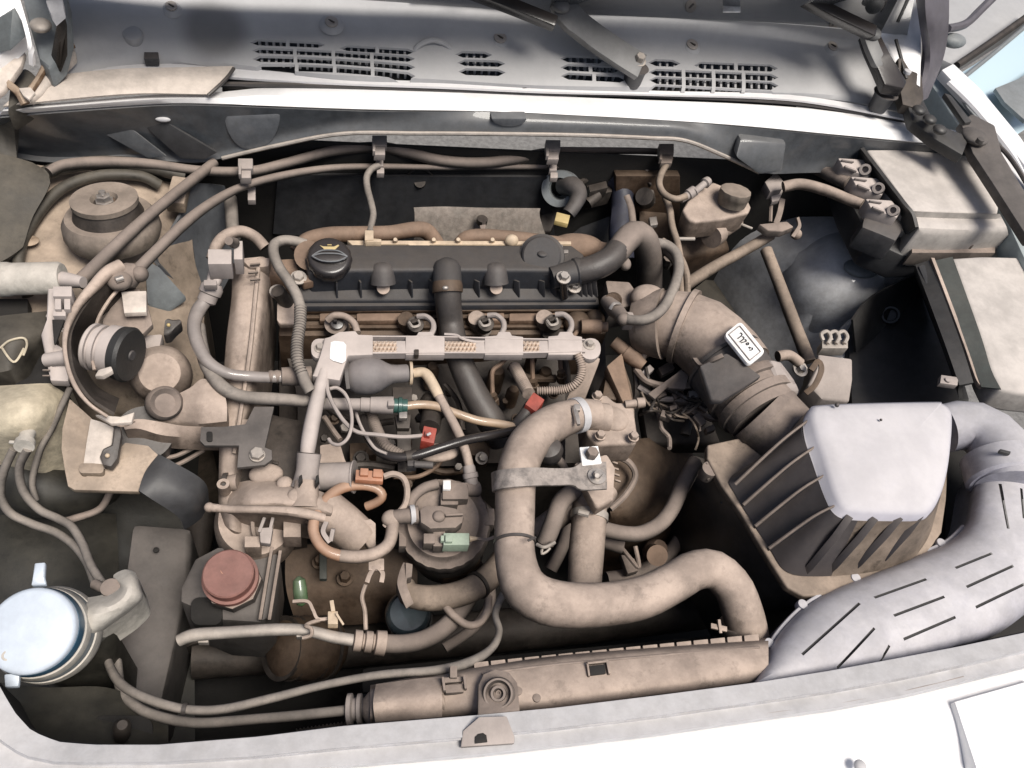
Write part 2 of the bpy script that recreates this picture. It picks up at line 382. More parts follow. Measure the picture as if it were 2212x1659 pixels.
# ---- scuttle panel with louvres
t = T('scuttle_cowl', 'dusty grey plastic scuttle panel with louvred air slots below the windscreen', 'cowl panel', (960, 120, .14))
zb, zt = .118, .205
base = sheet([
 [(90, 205, zb), (200, 160, zb), (350, 140, zb), (520, 146, zb), (740, 168, zb), (960, 176, zb), (1180, 188, zb), (1420, 196, zb), (1720, 208, zb), (1850, 224, zb), (1975, 250, zb)],
 [(95, 175, zb+.012), (200, 132, zb+.012), (350, 124, zb+.012), (520, 138, zb+.012), (740, 160, zb+.012), (960, 168, zb+.012), (1180, 180, zb+.012), (1420, 186, zb+.012), (1720, 192, zb+.012), (1850, 204, zb+.012), (1990, 225, zb+.012)],
 [(80, 90, .165), (350, 50, .165), (740, 60, .165), (960, 75, .165), (1180, 85, .165), (1420, 92, .165), (1720, 98, .165), (1850, 108, .165), (1975, 130, .165)],
 [(80, -60, zt), (350, -60, zt), (740, -25, zt), (960, 0, zt), (1180, 20, zt), (1420, 34, zt), (1720, 46, zt), (1850, 60, zt), (1960, 80, zt)],
], n=90, th=.0035, rs=24)
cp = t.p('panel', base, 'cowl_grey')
def zc(px, py):                                    # height of the panel's face under a grid point
    rows = [(zb+.012, lambda x: 124+(x-350)*.047 if x > 350 else 124), (.165, lambda x: 50+(x-350)*.035), (zt, lambda x: -60+(x-350)*.077)]
    (z0, f0), (z1, f1), (z2, f2) = rows; y0, y1, y2 = f0(px), f1(px), f2(px)
    if py >= y1: return z1+(z0-z1)*(py-y1)/(y0-y1)
    return z1+(z2-z1)*(y1-py)/(y1-y2)
GR = [(552, 688, 58, 12, 0), (748, 884, 80, 12, 1), (556, 884, 81, 13, 0), (558, 884, 104, 13, 0), (562, 884, 126, 13, 0),
      (1000, 1052, 100, 4, 0), (1004, 1080, 122, 4, 0), (1006, 1080, 145, 4, 0),
      (1228, 1300, 112, 4, 0), (1228, 1330, 134, 4, 0), (1228, 1344, 156, 4, 0),
      (1420, 1462, 119, 3, 0), (1520, 1675, 124, 3, 0), (1420, 1675, 143, 5, 0), (1420, 1675, 162, 4, 0), (1420, 1675, 180, 4, 0)]
cutters, ribs = [], []
for x0, x1, y, slope, _ in GR:
    k = slope/140 if x1 < 900 else (.03 if x1 > 1400 else .04)
    x = x0; first = True; ns = max(1, round((x1-x0)/(84 if x1 < 900 else 66))); stp = (x1-x0+8)/ns
    for si in range(ns):
        e = x+stp-8; last = si == ns-1
        ya, yb = y+(x-x0)*k, y+(e-x0)*k; a = 8.5
        tipl = -14 if first else 0; tipr = 14 if last else 0
        pts = [(x+tipl, ya), (x+2, ya-a), (e-2, yb-a), (e+tipr, yb), (e-2, yb+a), (x+2, ya+a)] if not (first or last) or True else []
        pts = [(x+tipl, ya-(0 if tipl else a)), (x+2, ya-a), (e-2, yb-a), (e+tipr, yb-(0 if tipr else a)), (e+tipr*.99, yb+(.5 if tipr else a)), (e-2, yb+a), (x+2, ya+a), (x+tipl*.99, ya+(.5 if tipl else a))]
        cutters.append(poly([(px, py, zc(px, py)+.012) for px, py in pts], .03, 0))
        r = x+4
        while r < e-6:
            yr = y+(r-x0)*k
            ribs.append(bar((r, yr-10, zc(r, yr)-.004), (r, yr+10, zc(r, yr)-.006), 4.5, 12, 0)); r += 15.5
        x = e+8; first = False
cut(cp, join(*cutters))
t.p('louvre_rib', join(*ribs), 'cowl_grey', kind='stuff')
t.p('lower_tray', sheet([[(480, 195, .098), (900, 225, .098), (1720, 235, .098)], [(480, 20, .13), (900, 40, .13), (1720, 80, .13)]], n=20, th=.003), 'deep_dark')
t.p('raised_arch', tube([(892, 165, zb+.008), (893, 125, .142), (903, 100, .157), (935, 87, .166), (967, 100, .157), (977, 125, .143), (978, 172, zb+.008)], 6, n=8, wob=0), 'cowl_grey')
for x, y, r in ((716, 48, 14), (1080, 82, 14), (1495, 97, 13), (1798, 100, 11), (370, 14, 12)):
    z = zc(x, y)+.004; n_ = Vector((0, -.35, .94))
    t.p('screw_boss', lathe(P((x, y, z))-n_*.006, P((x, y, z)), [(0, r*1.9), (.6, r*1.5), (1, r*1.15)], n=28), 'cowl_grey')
    s_ = t.p('screw', disc(P((x, y, z))+n_*.0025, r, .004, n_, bev=.0006), 'dull_metal')
    t.p('slot', bar(P((x-6, y-3, z))+n_*.003, P((x+6, y+3, z))+n_*.003, 3.5, 2, 0), 'dark_metal', under=s_)
t.p('clip', rect(311, 112, 342, 126, zc(325, 120)+.006, .012), 'black_plastic')
t.p('edge_moulding', tube([(890, -6, zt+.004), (1010, 4, zt+.004), (1180, 18, zt+.004), (1475, 32, zt+.004), (1720, 46, zt+.004), (1890, 64, zt+.004)], 7, n=8), 'white_paint')
t.p('edge_moulding', tube([(440, 182, zb-.002), (730, 186, zb-.004), (1180, 202, zb-.006), (1420, 208, zb-.006), (1720, 224, zb-.006), (1960, 262, zb-.006)], 6, n=8), 'black_rubber', label='black rubber seal along the front edge of the panel')
t.p('front_strip', sheet([[(130, 150, zb+.006), (320, 132, zb+.006), (520, 147, zb+.006), (740, 168, zb+.006), (960, 177, zb+.006), (1180, 188, zb+.006), (1420, 196, zb+.006), (1720, 206, zb+.006), (1960, 246, zb+.006)],
                            [(110, 178, zb+.004), (320, 152, zb+.004), (520, 168, zb+.004), (740, 180, zb+.004), (960, 188, zb+.004), (1180, 198, zb+.004), (1420, 204, zb+.004), (1720, 216, zb+.004), (1960, 258, zb+.004)]], n=50, th=.004), 'cowl_pale')
t.p('drain_lip', tube([(1120, 196, zb), (1150, 186, zb+.006), (1200, 186, zb+.006), (1225, 196, zb)], 5, n=8), 'black_plastic')
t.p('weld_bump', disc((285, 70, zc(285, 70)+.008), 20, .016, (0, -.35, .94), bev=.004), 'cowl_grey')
# ---- windscreen
g_ = sheet([[(60, -40, zt+.01), (740, -10, zt+.01), (1180, 20, zt+.01), (1720, 46, zt+.01), (1960, 72, zt+.01)],
            [(60, -130, .36), (740, -110, .36), (1180, -90, .36), (1720, -60, .36), (1980, -30, .36)]], n=30, th=.005)
t = T('windscreen', 'dark glass foot of the windscreen above the scuttle panel', 'windscreen', (1400, 10, .21))
t.p('glass', g_, 'screen_glass')
t.p('sticker_or_glint', rect(1562, 3, 1600, 25, zt+.055, .002), 'white_sticker', label='white plate imitating a tube light reflected at the foot of the glass')  # white plate stands in for a tube light reflected in the glass
# ---- wipers
def wiper(label, arm, head, cap, r0, blade):
    t = T('wiper', label, 'wiper', arm[-1], 'windscreen wipers')
    t.p('arm', strip(arm, r0, .013, up=(-.1, -.5, .85), bev=.003), 'wiper_grey')
    t.p('arm_edge', tube([(x-9, y+13, z-.012) for x, y, z in arm], 9, n=8), 'gloss_black')
    t.p('pivot_nut', bolt(head, 11, (0, -.3, 1), .012), 'dull_metal')
    t.p('pivot_base', lathe(P(head)-UP*.045, P(head)-UP*.012, [(0, 19), (.8, 22), (1, 27)], n=24), 'black_plastic')
    t.p('blade', strip(blade, 26, .02, up=(-.1, -.5, .85), bev=.003), 'gloss_black')
    t.p('joint_cover', ball(cap, 22, (.9, .9, .6)), 'wiper_grey')
wiper('broad grey wiper arm with its pivot bolt standing on the middle of the scuttle panel', [(1212, -5, .235), (1228, 32, .23), (1270, 70, .205), (1330, 112, .18), (1384, 146, .164)], (1380, 131, .172), (1212, 14, .24), 58,
      [(1000, -25, .25), (1100, 12, .245), (1200, 52, .235)])
wiper('wiper arm at the right end of the scuttle, bent down beside the white pillar', [(1872, 70, .235), (1882, 100, .222), (1902, 145, .2), (1922, 182, .17)], (1922, 188, .172), (1884, 72, .238), 30,
      [(1690, -30, .29), (1790, 26, .275), (1885, 72, .255)])
# ---- white scuttle flange
t = T('scuttle_flange', 'white painted body flange running across the bay under the scuttle', 'body flange', (1100, 215, .12))
up_ = [(12, 228), (130, 222), (330, 205), (460, 200), (600, 188), (800, 190), (1050, 199), (1250, 210), (1400, 216), (1600, 224), (1760, 236), (1920, 258), (2078, 284)]
mid = [(5, 240), (130, 230), (340, 214), (460, 212), (600, 206), (800, 213), (1050, 219), (1250, 229), (1400, 236), (1600, 249), (1760, 262), (1920, 281), (2080, 303)]
lo_ = [(0, 248), (120, 238), (350, 223), (470, 224), (600, 229), (800, 236), (1050, 240), (1250, 249), (1400, 257), (1600, 271), (1780, 288), (1930, 302), (2084, 316)]
t.p('flange', sheet([[(x, y, .110) for x, y in up_], [(x, y, .116) for x, y in mid], [(x, y, .108) for x, y in lo_], [(x, y+4, .096) for x, y in lo_]], n=80, th=.004), 'white_paint')
t.p('end_cover', sheet([[(95, 178, .128), (150, 164, .13), (300, 152, .132), (505, 148, .132)], [(40, 205, .126), (150, 188, .13), (300, 176, .132), (478, 182, .13)], [(8, 232, .118), (150, 216, .122), (300, 205, .122), (450, 205, .12)]], n=30, th=.004, noise_=.002), 'trim_beige', label='loose beige corner cover lying over the left end')
t.p('cover_edge', tube([(505, 148, .135), (492, 166, .134), (468, 190, .13), (450, 206, .124)], 4, n=8), 'black_rubber')
# ---- bulkhead
t = T('bulkhead', 'dark painted steel bulkhead behind the engine with round light patches', 'bulkhead', (1100, 300, .05))
YB = .468
top = [(x, y+2, .104) for x, y in lo_]
edge = [(-30, 330), (110, 352), (300, 345), (420, 352), (480, 342), (600, 314), (740, 289), (900, 288), (1050, 289), (1250, 292), (1400, 298), (1480, 304), (1560, 335), (1640, 372), (1760, 372), (2100, 365)]
E0 = [W(x, y, .452) for x, y in edge]
Q1 = [W(x, y-26, .459) for x, y in edge]
t.p('upper_panel', sheet([top, Q1, E0], n=80, th=.003, rs=14), 'slate_paint')
t.p('flange_edge', tube([W(x, y, .447) for x, y in edge[4:14]], 4.5, n=8), 'dull_metal')
t.p('lower_panel', sheet([[Vector((-.85, .49, .02)), Vector((1.2, .49, .02))], [Vector((-.85, .50, -.6)), Vector((1.2, .50, -.6))]], n=20, th=.004, rs=8), 'deep_dark')
t.p('ledge', sheet([E0, [Vector((p.x, .488, p.z-.004)) for p in E0]], n=60, th=.002, smooth=False), 'dark_panel')
def wz(px, py, y=.486): return W(px, py, y)
t.p('grommet', join(tube([W(907+30*math.cos(q*math.pi/12), 393+28*math.sin(q*math.pi/12), .484) for q in range(25)], 2.5, n=8, wob=0), lathe(W(907, 393, .486), W(907, 393, .480), [(0, 14), (1, 12)], n=20)), 'dark_metal')
t.p('insulation_pad', sheet([[wz(600, 372), wz(900, 376), wz(1180, 378)], [wz(590, 500), wz(900, 520), wz(1200, 520)]], n=20, th=.006), 'dark_panel')
for x0, y0, rx, ry in ((545, 246, 62, 82), (1100, 256, 38, 18)):  # round spots of reflected light, modelled as paler raised shapes
    t.p('light_spot', poly([W(x0+rx*math.cos(math.radians(a)), y0+ry*math.sin(math.radians(a)), .450) for a in range(0, 181, 10)], .02, .006, dr=Vector((0, 1, 0))), 'slate_light')
t.p('stiffener', poly([W(300, 262, .45), W(335, 250, .45), W(470, 330, .44), W(440, 346, .44), W(390, 344, .44)], .01, .002, dr=Vector((0, .5, 0))), 'dark_panel')
t.p('stiffener', poly([W(175, 262, .45), W(255, 256, .45), W(360, 338, .44), W(320, 343, .44)], .008, .002, dr=Vector((0, .5, 0))), 'slate_paint')
t.p('light_patch', ball(W(352, 258, .446), 12, (1.3, .4, .5)), 'white_dirty')
t.p('stiffener', poly([W(1600, 300, .45), W(1700, 310, .45), W(1690, 372, .43), W(1640, 378, .43), W(1590, 340, .43)], .02, .006, dr=Vector((0, 1, 0))), 'slate_paint')
# ---- inner wings
t = T('inner_wing', 'beige dusty inner wing and strut platform with a rusty seam beside the left strut', 'inner wing', (200, 560, -.05))
t.p('platform', sheet([
 [(-120, 330, .03), (0, 345, .01), (120, 362, -.01), (250, 372, -.02), (350, 392, -.03), (402, 400, -.05)],
 [(-120, 430, .02), (0, 430, -.005), (110, 430, -.02), (250, 440, -.03), (350, 440, -.04), (410, 455, -.07)],
 [(-120, 520, .01), (0, 520, -.02), (110, 530, -.03), (250, 560, -.035), (340, 540, -.05), (420, 560, -.1)],
 [(-120, 640, -.02), (0, 640, -.05), (110, 640, -.06), (250, 640, -.07), (350, 640, -.1), (440, 640, -.14)],
 [(-120, 800, -.1), (0, 800, -.1), (110, 800, -.12), (250, 800, -.13), (350, 800, -.15), (440, 790, -.18)],
 [(-120, 900, -.2), (0, 900, -.2), (110, 900, -.2), (250, 900, -.2), (350, 900, -.2), (440, 880, -.22)]], n=44, drop=.36, rs=30, noise_=.004), 'wing_beige')
t.p('seam_ridge', tube([(60, 640, -.045), (40, 560, -.02), (70, 480, -.01), (130, 410, 0), (210, 380, .0), (300, 380, -.005), (345, 400, -.02)], 12, n=10), 'wing_shade')
t.p('seam_ridge', tube([(-60, 470, .0), (20, 415, .01), (110, 370, .012), (200, 352, .01), (300, 356, .005), (400, 380, -.01)], 15, n=10), 'wing_shade')
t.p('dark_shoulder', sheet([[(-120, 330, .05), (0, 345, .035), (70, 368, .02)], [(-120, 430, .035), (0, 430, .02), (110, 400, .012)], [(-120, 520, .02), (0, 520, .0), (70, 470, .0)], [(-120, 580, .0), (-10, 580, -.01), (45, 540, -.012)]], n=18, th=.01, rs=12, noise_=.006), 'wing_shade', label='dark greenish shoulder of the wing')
t.p('rust_patch', ball((60, 520, -.018), 14, (1.6, 1.2, .25)), 'orange_rust')
for x, y in ((172, 527), (180, 547), (60, 455), (120, 620)):
    t.p('drain_hole', disc((x, y, -.018-.0002*(y-520)), 8, .004), 'deep_dark')
t.p('gusset', poly([(372, 378, .01), (410, 384, .01), (398, 440, -.005), (356, 436, -.005)], .02, .003), 'wing_beige')
t.p('gusset', sheet([[(412, 396, -.02), (450, 396, -.04), (482, 400, -.06)], [(392, 450, -.03), (440, 460, -.08), (495, 480, -.13)], [(352, 520, -.05), (430, 550, -.12), (506, 560, -.18)], [(330, 560, -.055), (400, 600, -.12), (470, 640, -.18)], [(340, 575, -.06), (400, 632, -.13), (452, 658, -.18)]], n=20, th=.004, rs=16), 'slate_light', label='slate grey sloping gusset plate')
t.p('gusset', poly([(312, 560, -.045), (345, 575, -.05), (402, 640, -.10), (360, 668, -.11), (318, 655, -.09)], .01, .003), 'servo_grey', label='lighter grey gusset foot')
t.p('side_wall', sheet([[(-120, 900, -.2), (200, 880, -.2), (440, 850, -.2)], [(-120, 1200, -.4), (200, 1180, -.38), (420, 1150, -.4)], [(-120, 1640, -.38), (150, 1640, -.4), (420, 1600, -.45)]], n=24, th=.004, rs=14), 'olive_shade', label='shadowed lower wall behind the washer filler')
t.p('rail', poly([(285, 1130, -.26), (415, 1140, -.28), (410, 1250, -.3), (340, 1560, -.32), (240, 1560, -.32), (262, 1300, -.28)], .2, .01), 'steel_grey', label='grey chassis rail with a small hole')
t.p('drain_hole', disc((337, 1187, -.262), 6, .004), 'deep_dark')
t = T('inner_wing', 'dark slate inner wing and strut dome between brake reservoir and battery box', 'inner wing', (1780, 620, -.12))
t.p('platform', sheet([
 [(1560, 470, -.15), (1700, 470, -.12), (1850, 470, -.06), (2050, 500, -.05), (2260, 480, -.05)],
 [(1560, 560, -.24), (1680, 540, -.14), (1800, 520, -.09), (1960, 540, -.08), (2260, 560, -.08)],
 [(1600, 700, -.32), (1700, 640, -.2), (1790, 630, -.13), (1900, 600, -.10), (2260, 600, -.1)],
 [(1640, 800, -.36), (1740, 740, -.25), (1800, 720, -.2), (1835, 690, -.16), (1860, 680, -.15)],
 [(1700, 900, -.4), (1760, 860, -.3), (1800, 850, -.24), (1835, 840, -.22), (1850, 840, -.22)]], n=40, drop=.3, rs=24, noise_=.004), 'dome_grey')
t.p('strut_dome', lathe((1790, 640, -.22), (1805, 545, -.085), [(0, 118), (.35, 112), (.7, 98), (.9, 70), (1, 20)], n=40), 'dome_grey')
t.p('pressed_lug', ball((1860, 580, -.085), 34, (1.2, .8, .35)), 'servo_grey')
t.p('floor_step', sheet([[(1480, 640, -.3), (1560, 580, -.3), (1660, 520, -.28)], [(1560, 860, -.34), (1660, 860, -.34), (1760, 860, -.34)]], n=10, th=.004, rs=6), 'wing_shade')
# ---- right wing edge and hinge corner
t = T('right_wing', 'pale blue grey wing edge with its white outer flange in the upper right corner', 'wing', (2080, 180, .1))
t.p('inner_ledge', poly([(2008, 176, .12), (2042, 152, .13), (2092, 204, .13), (2182, 306, .12), (2250, 400, .10), (2250, 640, .04), (2150, 420, .07), (2090, 300, .095)], .05, .004), 'ledge_blue')
t.p('outer_flange', poly([(2034, 150, .15), (2060, 136, .155), (2118, 190, .15), (2206, 296, .14), (2270, 390, .13), (2246, 402, .12), (2180, 312, .13), (2096, 216, .14)], .02, .004), 'white_paint')
t.p('ledge_ridge', tube([(2050, 180, .14), (2110, 240, .135), (2190, 340, .12), (2240, 430, .10)], 8, n=8, wob=0), 'white_paint')
t.p('pressed_step', poly([(2070, 196, .137), (2086, 205, .137), (2150, 276, .13), (2135, 282, .13), (2090, 232, .135)], .006, .003), 'servo_grey')
t.p('ledge_plate', poly([(2108, 290, .135), (2150, 300, .13), (2215, 385, .12), (2225, 430, .115), (2165, 350, .12)], .01, .003), 'cowl_pale')
t.p('seal', tube([(2116, 292, .14), (2160, 318, .135), (2195, 360, .13), (2230, 420, .12)], 5, n=8), 'black_rubber')
t = T('hinge_linkage', 'long dark grey bonnet hinge arm in the right corner reaching down past the fuse box', 'bonnet hinge', (2090, 280, .12), 'bonnet hinges')
t.p('lower_arm', poly([(2075, 262, .15), (2100, 245, .15), (2150, 270, .15), (2165, 330, .145), (2225, 430, .135), (2225, 520, .12), (2148, 400, .13), (2102, 330, .14)], .018, .004), 'steel_grey')
t.p('elbow', join(ball((2105, 295, .15), 30, (1, 1, .4)), disc((2120, 300, .166), 8, .008)), 'steel_grey')
t.p('upper_arm', sheet([[(1972, -40, .31), (1984, 40, .26), (1992, 110, .2), (1982, 170, .17), (1968, 222, .15)], [(2000, -40, .325), (2008, 40, .275), (2012, 105, .215), (2004, 165, .18), (1984, 222, .155)], [(2050, -40, .30), (2050, 40, .255), (2044, 100, .2), (2030, 150, .165), (2004, 212, .145)]], n=30, th=.006, rs=10), 'arm_purple')
t.p('stay', tube([(2046, 62, .22), (2085, 52, .2), (2120, 20, .2), (2160, -20, .22)], 9, n=8), 'arm_purple')
t.p('cup', ball((2060, 88, .19), 24, (1.2, .8, .6)), 'servo_grey')
t.p('cup_pin', ball((2034, 70, .21), 8, (1.3, .8, 1)), 'white_dirty')
t.p('link', poly([(1955, 205, .16), (1985, 195, .16), (2020, 265, .155), (2095, 295, .15), (2080, 335, .14), (2020, 300, .14), (1970, 260, .145)], .02, .004), 'box_black')
t.p('link', poly([(1872, 85, .23), (1900, 68, .235), (1925, 120, .22), (1960, 175, .19), (1952, 190, .185), (1912, 182, .19), (1890, 130, .21)], .02, .004), 'gloss_black')
t.p('bracket', poly([(1940, 122, .2), (1952, 126, .2), (1966, 150, .19), (1992, 160, .18), (1996, 212, .16), (1985, 235, .155), (1950, 225, .155), (1944, 180, .17)], .02, .004), 'dark_metal')
t.p('pin', disc((1962, 152, .198), 8, .006), 'white_dirty')
t.p('spring_fold', join(ball((1985, 238, .165), 15, (1, 1, .6)), ball((2008, 258, .163), 15, (1, 1, .6)), ball((2030, 280, .16), 15, (1, 1, .6))), 'box_black')
t.p('striker_slot', poly([(2040, 200, .165), (2055, 205, .165), (2100, 262, .155), (2085, 265, .155)], .01, .002), 'box_black')
t = T('windscreen_pillar', 'overexposed white foot of the windscreen pillar behind the right wiper', 'pillar', (1930, 60, .2))
t.p('skin', sheet([[(1850, -40, .26), (1892, 60, .208), (1938, 176, .165)], [(1930, -50, .28), (1945, 60, .22), (1960, 174, .172)], [(1975, -60, .30), (1985, 60, .22), (1985, 190, .17)]], n=16, th=.004), 'white_paint')
t.p('gap', strip([(1935, 85, .215), (1945, 120, .2), (1958, 170, .18)], 6, .004), 'box_black')
# ---- left corner
t = T('hinge_linkage', 'grey green bonnet hinge and rusty bracket in the left corner beside the white wing', 'bonnet hinge', (90, 60, .15), 'bonnet hinges')
t.p('hinge_plate', poly([(45, -20, .24), (145, -20, .24), (150, 60, .2), (135, 120, .17), (105, 150, .16), (85, 130, .16), (65, 60, .2)], .03, .008), 'servo_grey')
t.p('hinge_arm', poly([(120, 60, .23), (138, 20, .24), (140, 90, .2), (125, 130, .17), (108, 120, .17)], .02, .004), 'dark_metal')
t.p('knuckle', ball((88, 55, .215), 22, (1, 1, .6)), 'dull_metal')
t.p('latch_hook', poly([(98, 0, .26), (135, -4, .26), (138, 20, .25), (116, 40, .24), (108, 25, .25)], .012, .003), 'white_dirty')
t.p('base_flange', poly([(62, 195, .135), (92, 150, .14), (128, 105, .16), (160, 98, .16), (165, 120, .15), (120, 165, .14), (90, 200, .132), (65, 215, .13)], .012, .006), 'trim_beige')
t.p('rust_seam', tube([(60, 205, .137), (88, 160, .145), (118, 112, .163), (160, 98, .165)], 7, n=8, wob=.35), 'orange_rust')
t = T('left_wing', 'white wing edge with dark seam in the upper left corner', 'wing', (10, 90, .15))
t.p('skin', poly([(-40, -30, .24), (35, -30, .24), (50, 20, .22), (60, 70, .20), (25, 105, .18), (-40, 150, .17)], .02, .004), 'white_paint')
t.p('inset', poly([(-40, 60, .225), (32, 15, .235), (58, 65, .215), (20, 100, .19), (-40, 110, .19)], .006, .002), 'servo_grey')
t.p('flange', strip([(32, -20, .25), (48, 30, .235), (65, 95, .21), (70, 140, .18)], 9, .006), 'white_paint')
t.p('inner_flange', poly([(-40, 160, .16), (20, 125, .165), (55, 110, .17), (45, 140, .165), (10, 190, .15), (-40, 230, .14)], .01, .003), 'trim_beige')
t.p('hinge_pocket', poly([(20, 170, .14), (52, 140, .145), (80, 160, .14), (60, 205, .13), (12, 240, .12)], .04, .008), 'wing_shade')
t.p('rust_edge', tube([(10, 175, .15), (40, 200, .145), (55, 225, .135)], 9, n=8, wob=.5), 'orange_rust')
t.p('torn_tab', poly([(40, 190, .155), (66, 188, .156), (76, 200, .154), (62, 214, .152), (50, 206, .152)], .004, .001), 'trim_beige')
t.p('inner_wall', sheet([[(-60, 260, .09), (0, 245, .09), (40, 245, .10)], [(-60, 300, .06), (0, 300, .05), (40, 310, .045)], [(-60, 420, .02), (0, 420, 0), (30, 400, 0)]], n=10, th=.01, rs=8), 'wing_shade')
# ---- neighbouring car seen past the corner
t = T('parked_car', 'pale blue car bodywork and glass glimpsed past the upper right corner', 'car', (2200, 60, -.1))
t.p('body_side', sheet([[(2030, 190, -.05), (2150, 110, -.04), (2260, 10, -.04)], [(2070, 240, -.06), (2190, 150, -.06), (2300, 60, -.06)], [(2130, 330, -.12), (2240, 260, -.12), (2360, 160, -.12)]], n=16, th=.01, rs=10), 'neighbour_paint')
t.p('door_sill', poly([(2000, -50, -.04), (2290, -90, -.04), (2270, 12, -.05), (2062, 140, -.05), (2020, 120, -.05)], .05, .01), 'cowl_grey')
t.p('window_trim', tube([(2066, 142, -.02), (2140, 92, -.02), (2230, 28, -.02)], 8, n=8), 'dark_metal')
t.p('window_trim', tube([(2076, 172, -.02), (2150, 112, -.02), (2240, 36, -.02)], 5, n=8), 'servo_grey')
t.p('window_glass', poly([(2150, 190, -.03), (2200, 170, -.03), (2260, 130, -.03), (2280, 240, -.05), (2215, 260, -.05), (2170, 220, -.04)], .01), 'servo_grey')
# ---- front panel and bumper skin
t = T('front_crossmember', 'worn grey white front cross panel with painted lip below the radiator', 'front panel', (1100, 1600, 0))
fu = [(-20, 1470), (5, 1515), (25, 1548), (62, 1588), (122, 1612), (200, 1618), (340, 1618), (560, 1600), (740, 1577), (1030, 1553), (1200, 1537), (1420, 1510), (1640, 1481), (1800, 1455), (1950, 1427), (2080, 1402), (2230, 1370)]
fl = [(-60, 1560), (-40, 1620), (0, 1650), (60, 1670), (130, 1672), (220, 1670), (360, 1668), (560, 1660), (740, 1646), (1030, 1622), (1200, 1603), (1420, 1577), (1640, 1545), (1800, 1523), (1950, 1495), (2080, 1464), (2240, 1425)]
fm = [((a[0]+b[0])/2, (a[1]+b[1])/2) for a, b in zip(fu, fl)]
t.p('lip', sheet([[(x, y, -.03) for x, y in fu], [(x, y+1, .0) for x, y in fu], [(x, y-3, .004) for x, y in fm], [(x, y+4, -.006) for x, y in fm], [(x, y, -.002) for x, y in fl], [(x, y+5, -.02) for x, y in fl]], n=110, th=.004, smooth=False), 'white_dirty')
t.p('front_wall', sheet([[(x, y-4, -.03) for x, y in fu], [V(x, y-4, -.03)-UP*.5 for x, y in fu]], n=40, th=.003, smooth=False), 'deep_dark')
t.p('grey_band', sheet([[(a_[0]*.55+b_[0]*.45, a_[1]*.55+b_[1]*.45, .0075) for a_, b_ in zip(fu, fl)][5:-1], [(a_[0]*.38+b_[0]*.62, a_[1]*.38+b_[1]*.62, .0065) for a_, b_ in zip(fu, fl)][5:-1]], n=90, th=.003, smooth=False), 'band_grey')
t.p('edge_bead', tube([(x, y-1, .0) for x, y in fl[4:-1]], 4, n=8, wob=.2), 'grey_plastic')
t.p('catch_plate', poly([(1000, 1578, .010), (1035, 1548, .013), (1095, 1546, .013), (1112, 1590, .010), (1112, 1606, .009), (995, 1614, .009)], .006, .002), 'grey_plastic', label='small notched stay plate')
t.p('notch', poly([(1026, 1606, .0112), (1026, 1592, .0115), (1033, 1585, .0115), (1044, 1583, .0115), (1051, 1588, .0115), (1053, 1603, .0112)], .0015, .0004), 'deep_dark')
t = T('bumper_skin', 'bright white painted bumper and grille top along the bottom edge', 'bumper', (1700, 1620, -.03))
t.p('skin', sheet([[(x, y+6, -.028) for x, y in fl], [(x+10, y+60, -.022) for x, y in fl], [(x+20, y+150, -.03) for x, y in fl], [(x+40, y+330, -.06) for x, y in fl]], n=80, th=.004, rs=20), 'white_paint')
t.p('raised_pad', poly([(2062, 1515, -.012), (2230, 1468, -.012), (2260, 1640, -.016), (2110, 1660, -.016)], .02, .003), 'white_paint')
t.p('stud', ball((1858, 1655, -.014), 14, (1, 1, .7)), 'white_dirty')
# ================================================================ ENGINE
t = T('engine', 'dusty diesel engine with black valve cover and brown oily cylinder head', 'engine', (960, 620, -.3))
# valve cover
t.p('valve_cover', join(
    poly([(655, 548, 0), (668, 524, 0), (760, 526, 0), (1235, 528, 0), (1262, 548, 0), (1268, 590, -.004), (1180, 584, 0), (960, 583, 0), (760, 584, 0), (668, 590, -.004)], .055, .006, seg=3),
    poly([(652, 600, -.03), (1275, 596, -.03), (1290, 648, -.052), (640, 650, -.052)], .02, .003)), 'cover_black')
t.p('cover_flange', poly([(636, 645, -.056), (1292, 641, -.056), (1296, 658, -.058), (636, 662, -.058)], .014, .003), 'cover_black')
t.p('gasket', poly([(640, 655, -.068), (1250, 652, -.068), (1250, 662, -.070), (640, 665, -.070)], .006, .001), 'dull_metal')
for x in (726, 777, 886, 932, 1030, 1116, 1170, 1196):
    t.p('cover_rib', bar((x, 606, -.020), (x+1, 640, -.05), 4, 14, .0006), 'cover_black')
for x in (1253, 1264, 1275, 1286):
    t.p('cover_rib', bar((x-4, 604, -.018), (x, 640, -.05), 4, 12, .0006), 'black_plastic')
for x in (826, 1070):
    b_ = t.p('bolt_boss', lathe((x, 578, -.004), (x+1, 612, -.024), [(-.32, 6), (-.24, 16), (-.05, 22), (.2, 25), (1, 28)], n=30), 'black_plastic')
    t.p('bolt', disc((x+2, 622, -.026), 14, .006, (0, -.5, .86)), 'beige_metal', under=b_)
t.p('breather_boss', lathe((965, 572, .0), (967, 628, -.018), [(-.22, 12), (-.1, 24), (.1, 30), (1, 33)], n=30), 'cover_black')
t.p('breather_lid', lathe((1170, 556, -.01), (1170, 552, .010), [(0, 50), (.5, 48), (.55, 42), (.9, 42), (1, 38)], n=40), 'cover_black')
t.p('breather_pip', ball((1172, 548, .011), 10, (1.2, 1, .5)), 'cover_black')
t.p('outlet_neck', lathe((1190, 600, -.012), (1252, 585, -.004), [(0, 24), (.8, 27), (.85, 30), (1, 30)], n=24), 'cover_black')
for x, y, z, r in ((1217, 600, .006, 11), (1240, 620, -.03, 11)):
    t.p('bolt', bolt((x, y, z), r, (0, -.2, 1), .009), 'bare_metal')
t.p('stud', lathe((1219, 640, -.045), (1217, 606, .002), [(0, 9), (1, 9)], n=14), 'gloss_black')
